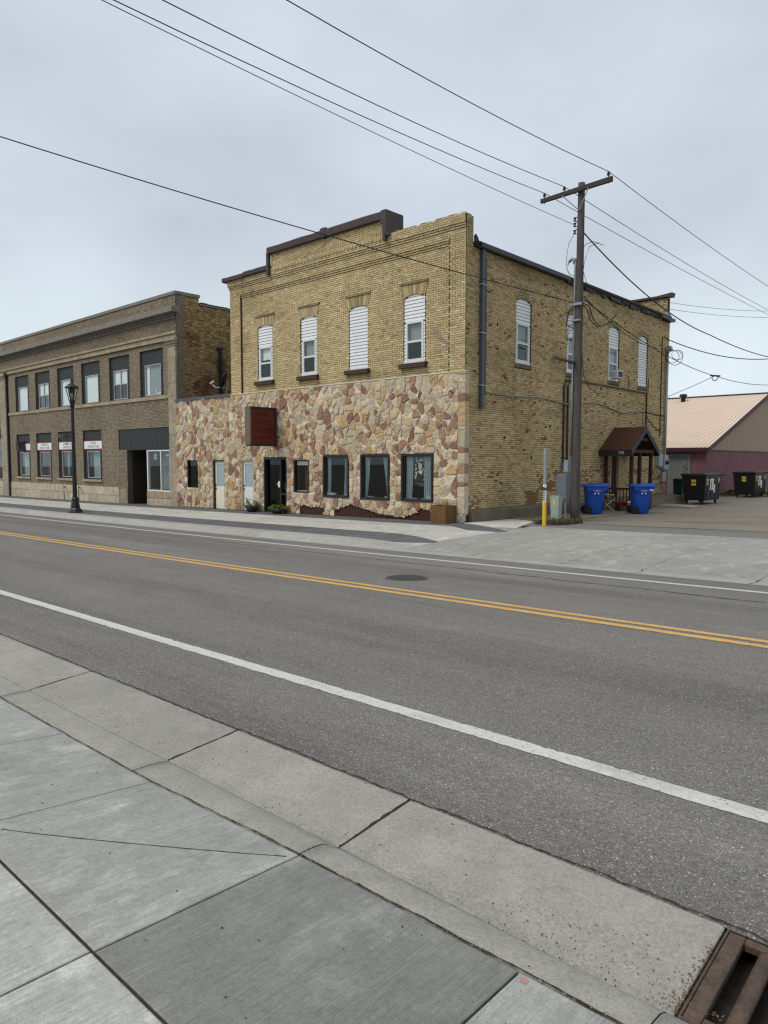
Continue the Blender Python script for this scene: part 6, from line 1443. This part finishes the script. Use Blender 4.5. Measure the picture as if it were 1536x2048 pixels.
def dumpster(x0, x1, y0, y1, zb, label):
    t = thing('dumpster', label, 'dumpster', ((x0 + x1) / 2, (y0 + y1) / 2, G(x0, y0)), group='black wheeled dumpsters by the shed')
    z0, z1 = zb + .20, zb + 1.40; e = .09
    mb = MB(); mb.hexa([(x0 + e, y0 + e, z0), (x1 - e * .4, y0 + e, z0), (x1 - e * .4, y1 - e, z0), (x0 + e, y1 - e, z0), (x0, y0, z1), (x1, y0, z1), (x1, y1, z1), (x0, y1, z1)]); mb.build('body', 'dumpster', t, bevel=.02)
    mb = MB(); mb.box(x0 - .04, x1 + .04, y0 - .04, y1 + .04, z1 - .05, z1 + .001); mb.build('rim', 'dumpster', t, bevel=.01)
    for k in (0, 1):
        p, q = lerp(y0 - .06, y1 + .06, k / 2), lerp(y0 - .06, y1 + .06, (k + 1) / 2); mb = MB(); mb.hexa([(x0 - .07, p + .01, z1 + .004), (x1 + .07, p + .01, z1 + .004), (x1 + .07, q - .01, z1 + .004), (x0 - .07, q - .01, z1 + .004), (x0 - .05, p + .03, z1 + .05), (x1 - .1, p + .05, z1 + .10), (x1 - .1, q - .05, z1 + .10), (x0 - .05, q - .03, z1 + .05)]); mb.build('lid', 'dumpster_lid', t, bevel=.015)
    mb = MB(); mb.tube([(x1 + .05, y1 + .02, z1 - .02), (x1 + .12, y1 + .16, z1 - .02)], .035, 8); mb.build('hinge_bar', 'dumpster', t)
    for (wx, wy) in ((x0 + .2, y0 + .18), (x1 - .18, y0 + .18), (x0 + .2, y1 - .2), (x1 - .18, y1 - .2)):
        mb = MB(); mb.lathe([(.03, -.035), (.10, -.03), (.105, 0), (.10, .03), (.03, .035)], (0, 0, 0), 16); mb.v = [(wx + v[2], wy + v[0], zb + .105 + v[1]) for v in mb.v]; mb.box(wx - .05, wx + .05, wy - .04, wy + .04, zb + .16, zb + .21); mb.build('caster', 'rubber', t)
    for y in np.linspace(y0 + .3, y1 - .3, 4): mb = MB(); mb.hexa([(x1 - .03, y - .03, z0 + .02), (x1 - .01, y - .03, z0 + .02), (x1 - .01, y + .03, z0 + .02), (x1 - .03, y + .03, z0 + .02), (x1 - .002, y - .03, z1 - .3), (x1 + .012, y - .03, z1 - .3), (x1 + .012, y + .03, z1 - .3), (x1 - .002, y + .03, z1 - .3)]); mb.build('rib', 'dumpster', t)
    st = MB(); m2 = MB()
    def fx(z): return lerp(x1 - e * .4, x1, (z - z0) / (z1 - z0)) + .016
    def fy(z): return lerp(y0 + e, y0, (z - z0) / (z1 - z0)) - .004
    def qx(mb, ya, yb, za, zb_): mb.add([(fx(za), ya, za), (fx(za), yb, za), (fx(zb_), yb, zb_), (fx(zb_), ya, zb_)], [(0, 1, 2, 3)])
    def qy(mb, xa, xb, za, zb_): mb.add([(xa, fy(za), za), (xb, fy(za), za), (xb, fy(zb_), zb_), (xa, fy(zb_), zb_)], [(0, 1, 2, 3)])
    xm = lerp(x0, x1, .5); qy(st, xm - .11, xm + .11, z1 - .34, z1 - .22); qy(st, xm - .11, xm + .11, z1 - .50, z1 - .38); qx(st, y0 + .12, y0 + .42, z1 - .30, z1 - .18); qx(st, y0 + .12, y0 + .42, z1 - .48, z1 - .34); qx(st, y1 - .45, y1 - .25, z1 - .40, z1 - .15); st.build('warning_sticker', 'sticker_yellow', t)
    for i in range(5): qx(m2, y0 + .62, y0 + 1.12, z1 - .72 + i * .11, z1 - .63 + i * .11)
    qx(m2, y0 + 1.15, y0 + 1.4, z1 - .85, z1 - .45); m2.build('notice_sticker', 'sticker_white', t)
    return t
dumpster(-12.55, -11.45, 34.55, 36.75, G(-11.5, 34.5), 'black dumpster nearest the brick building in front of the grey shed door')
dumpster(-12.70, -11.55, 42.75, 45.0, G(-11.5, 42.5) + .0, 'black dumpster furthest right against the maroon shed wall')
gb = thing('green_barrel', 'dark green plastic barrel beside the near dumpster', 'barrel', (-13.55, 36.6, G(-13.5, 36.6)))
mb = MB(); mb.lathe([(.20, .06), (.22, .10), (.245, .7), (.255, 1.12), (.27, 1.13), (.27, 1.20), (.20, 1.22), (.002, 1.22)], (-13.45, 36.6, G(-13.5, 36.6)), 18); mb.build('drum', 'green_plastic', gb, smooth=True)
mb = MB(); mb.lathe([(.24, -.02), (.25, .07), (.002, .07)], (-13.45, 36.6, G(-13.5, 36.6)), 18); mb.build('foot', 'rubber', gb)
st2 = thing('concrete_stoop', 'low worn concrete stoop at the rear corner of the brick building', 'step', (-13.3, 33.6, -.3)); mb = MB(); mb.hexa([(XC + .18, 31.3, -.4), (-12.8, 31.3, -.4), (-12.6, 35.9, -.4), (XC + .18, 35.9, -.4), (XC + .18, 31.3, .14), (-13.0, 31.35, .10), (-12.9, 35.7, .12), (XC + .18, 35.7, .22)]); mb.build('block', 'old_concrete', st2, bevel=.03)
# marker post
mk = thing('marker_post', 'slim grey and yellow cable marker post by the drive', 'marker post', (-11.16, 19.4, G(-11.16, 19.4))); z0 = G(-11.16, 19.4)
for nm, za, zb_, r, m_ in (('yellow_sleeve', -.05, .72, .062, 'yellow_plastic'), ('label_band', .722, 1.27, .058, 'plastic_white'), ('upper_pipe', 1.272, 2.36, .05, 'galv')): mb = MB(); mb.lathe([(r, za), (r, zb_ - .01), (r * .9, zb_)], (-11.16, 19.4, z0), 12); mb.build(nm, m_, mk, smooth=False)
mb = MB()
for i in range(6): mb.box(-11.19, -11.13, 19.4 - .0605, 19.4 - .055, z0 + .78 + i * .075, z0 + .82 + i * .075)
mb.box(-11.22, -11.10, 19.4 - .06, 19.4 + .06, z0 + 1.1, z0 + 1.16); mb.build('label_print', 'ink', mk)
pd = thing('utility_pedestal', 'pale green utility pedestal with a yellow label at the foot of the pole', 'pedestal', (-11.55, 20.9, G(-11.5, 20.9))); z0 = G(-11.5, 20.9)
x, y = -11.62, 20.95; mb = MB(); mb.hexa([(x - .13, y - .10, z0 - .05), (x + .13, y - .10, z0 - .05), (x + .13, y + .12, z0 - .05), (x - .13, y + .12, z0 - .05), (x - .16, y - .12, z0 + .84), (x + .16, y - .12, z0 + .84), (x + .16, y + .13, z0 + .84), (x - .16, y + .13, z0 + .84)]); mb.build('case', 'pedestal', pd, bevel=.012)
mb = MB(); mb.box(x - .165, x + .165, y - .125, y + .135, z0 + .841, z0 + .875); mb.build('cap', 'pedestal', pd, bevel=.01); mb = MB(); mb.box(x - .05, x + .03, y - .121, y - .117, z0 + .56, z0 + .74); mb.build('warning_label', 'yellow_plastic', pd)
# broken kerb chunk and weeds at the pole
bk = thing('broken_kerb', 'low broken asphalt lump with weeds at the foot of the pole', 'kerb lump', (-11.4, 20.3, G(-11.4, 20.3))); mb = MB()
for i in range(60):
    x, y = random.uniform(-11.75, -10.85), random.uniform(19.75, 21.1); s_ = random.uniform(.06, .16); z = G(x, y); mb.hexa([(x - s_, y - s_, z - .03), (x + s_, y - s_ * .8, z - .03), (x + s_ * .9, y + s_, z - .03), (x - s_, y + s_, z - .03), (x - s_ * .7, y - s_ * .6, z + random.uniform(.05, .14)), (x + s_ * .7, y - s_ * .7, z + random.uniform(.05, .14)), (x + s_ * .7, y + s_ * .6, z + random.uniform(.05, .14)), (x - s_ * .6, y + s_ * .7, z + random.uniform(.05, .14))])
mb.build('rubble', 'soil', bk, kind='stuff')
WEED = [S(92, 96, 58), S(110, 108, 70), S(78, 88, 50), S(120, 112, 78)]
mb = MB(); 
for _ in range(26): plant(mb, (random.uniform(-11.8, -10.9), random.uniform(19.9, 21.8), G(-11.4, 20.5) + .05), .14, .12, 22, .07, WEED)
mb.build('weeds', 'leaf', bk, kind='stuff')
mb = MB()
for _ in range(90): x = XC + .22 + random.uniform(-.04, .25) ; y = random.choice((random.uniform(22, 29), random.uniform(32, 36))); plant(mb, (x, y, G(x, y)), .08, .07, 5, .05, WEED)
for _ in range(120): x, y = random.uniform(-13.9, -9.5), random.uniform(44.5, 49); plant(mb, (x, y, G(x, y)), .25, .35, 14, .22, WEED)
for _ in range(40): x, y = random.uniform(-13.2, -11.6), random.uniform(21.2, 22.4); plant(mb, (x, y, G(x, y) + .05), .1, .06, 8, .05, WEED)
o = mb.build('weed_patches', 'leaf', None, kind='stuff'); tag(o, 'low weeds along the foot of the side wall and beyond the dumpsters', 'weeds')
# lawn chair, wagon, tub between the bins
ch = thing('lawn_chair', 'tan metal lawn chair frame behind the left blue bin', 'chair', (-12.95, 27.5, G(-12.9, 27.5) + .05), math.radians(25), True)
for y in (-.25, .25):
    mb = MB(); mb.tube([(.28, y, 0), (-.26, y, .5), (-.34, y, .92)], .018, 6); mb.build('side_frame', 'tan_plastic', ch); mb = MB(); mb.tube([(-.28, y, 0), (.25, y, .48), (.28, y, .66), (-.3, y, .68)], .018, 6); mb.build('leg', 'tan_plastic', ch)
for k in range(4): mb = MB(); x = -.22 + k * .14; mb.box(x, x + .06, -.25, .25, .43, .44); mb.build('webbing', 'tan_plastic', ch)
for k in range(3): mb = MB(); z = .58 + k * .12; mb.box(-.31 - k * .012, -.30 - k * .012, -.25, .25, z, z + .06); mb.build('webbing', 'tan_plastic', ch)
wg = thing('wagon', 'small dark red wagon in front of the porch railing', 'wagon', (-12.45, 28.0, G(-12.4, 28.0) + .05), math.radians(30), True)
mb = MB(); mb.hexa([(-.32, -.2, .20), (.32, -.2, .20), (.32, .2, .20), (-.32, .2, .20), (-.38, -.25, .36), (.38, -.25, .36), (.38, .25, .36), (-.38, .25, .36)]); mb.build('tray', 'red_wagon', wg)
for x in (-.24, .24):
    for y in (-.22, .22): mb = MB(); mb.lathe([(.02, -.025), (.11, -.02), (.11, .02), (.02, .025)], (0, 0, 0), 14); mb.v = [(x + v[0], y + v[2], .11 + v[1]) for v in mb.v]; mb.build('wheel', 'rubber', wg)
mb = MB(); mb.tube([(-.36, 0, .3), (-.5, 0, .5), (-.55, 0, .75), (-.55, .1, .76), (-.55, -.1, .76)], .014, 6); mb.build('handle', 'black_iron', wg)
tb = thing('plastic_tub', 'tan lidded plastic tub left of the right blue bin', 'tub', (-12.05, 28.0, G(-12, 28) + .05)); z0 = G(-12, 28) + .05
mb = MB(); mb.lathe([(.19, 0), (.22, .02), (.24, .30), (.245, .32)], (-12.05, 28.0, z0), 18); mb.build('body', 'tan_plastic', tb, smooth=True); mb = MB(); mb.lathe([(.26, .321), (.26, .35), (.15, .42), (.002, .44)], (-12.05, 28.0, z0), 18); mb.build('lid', 'cream_paint', tb, smooth=True)
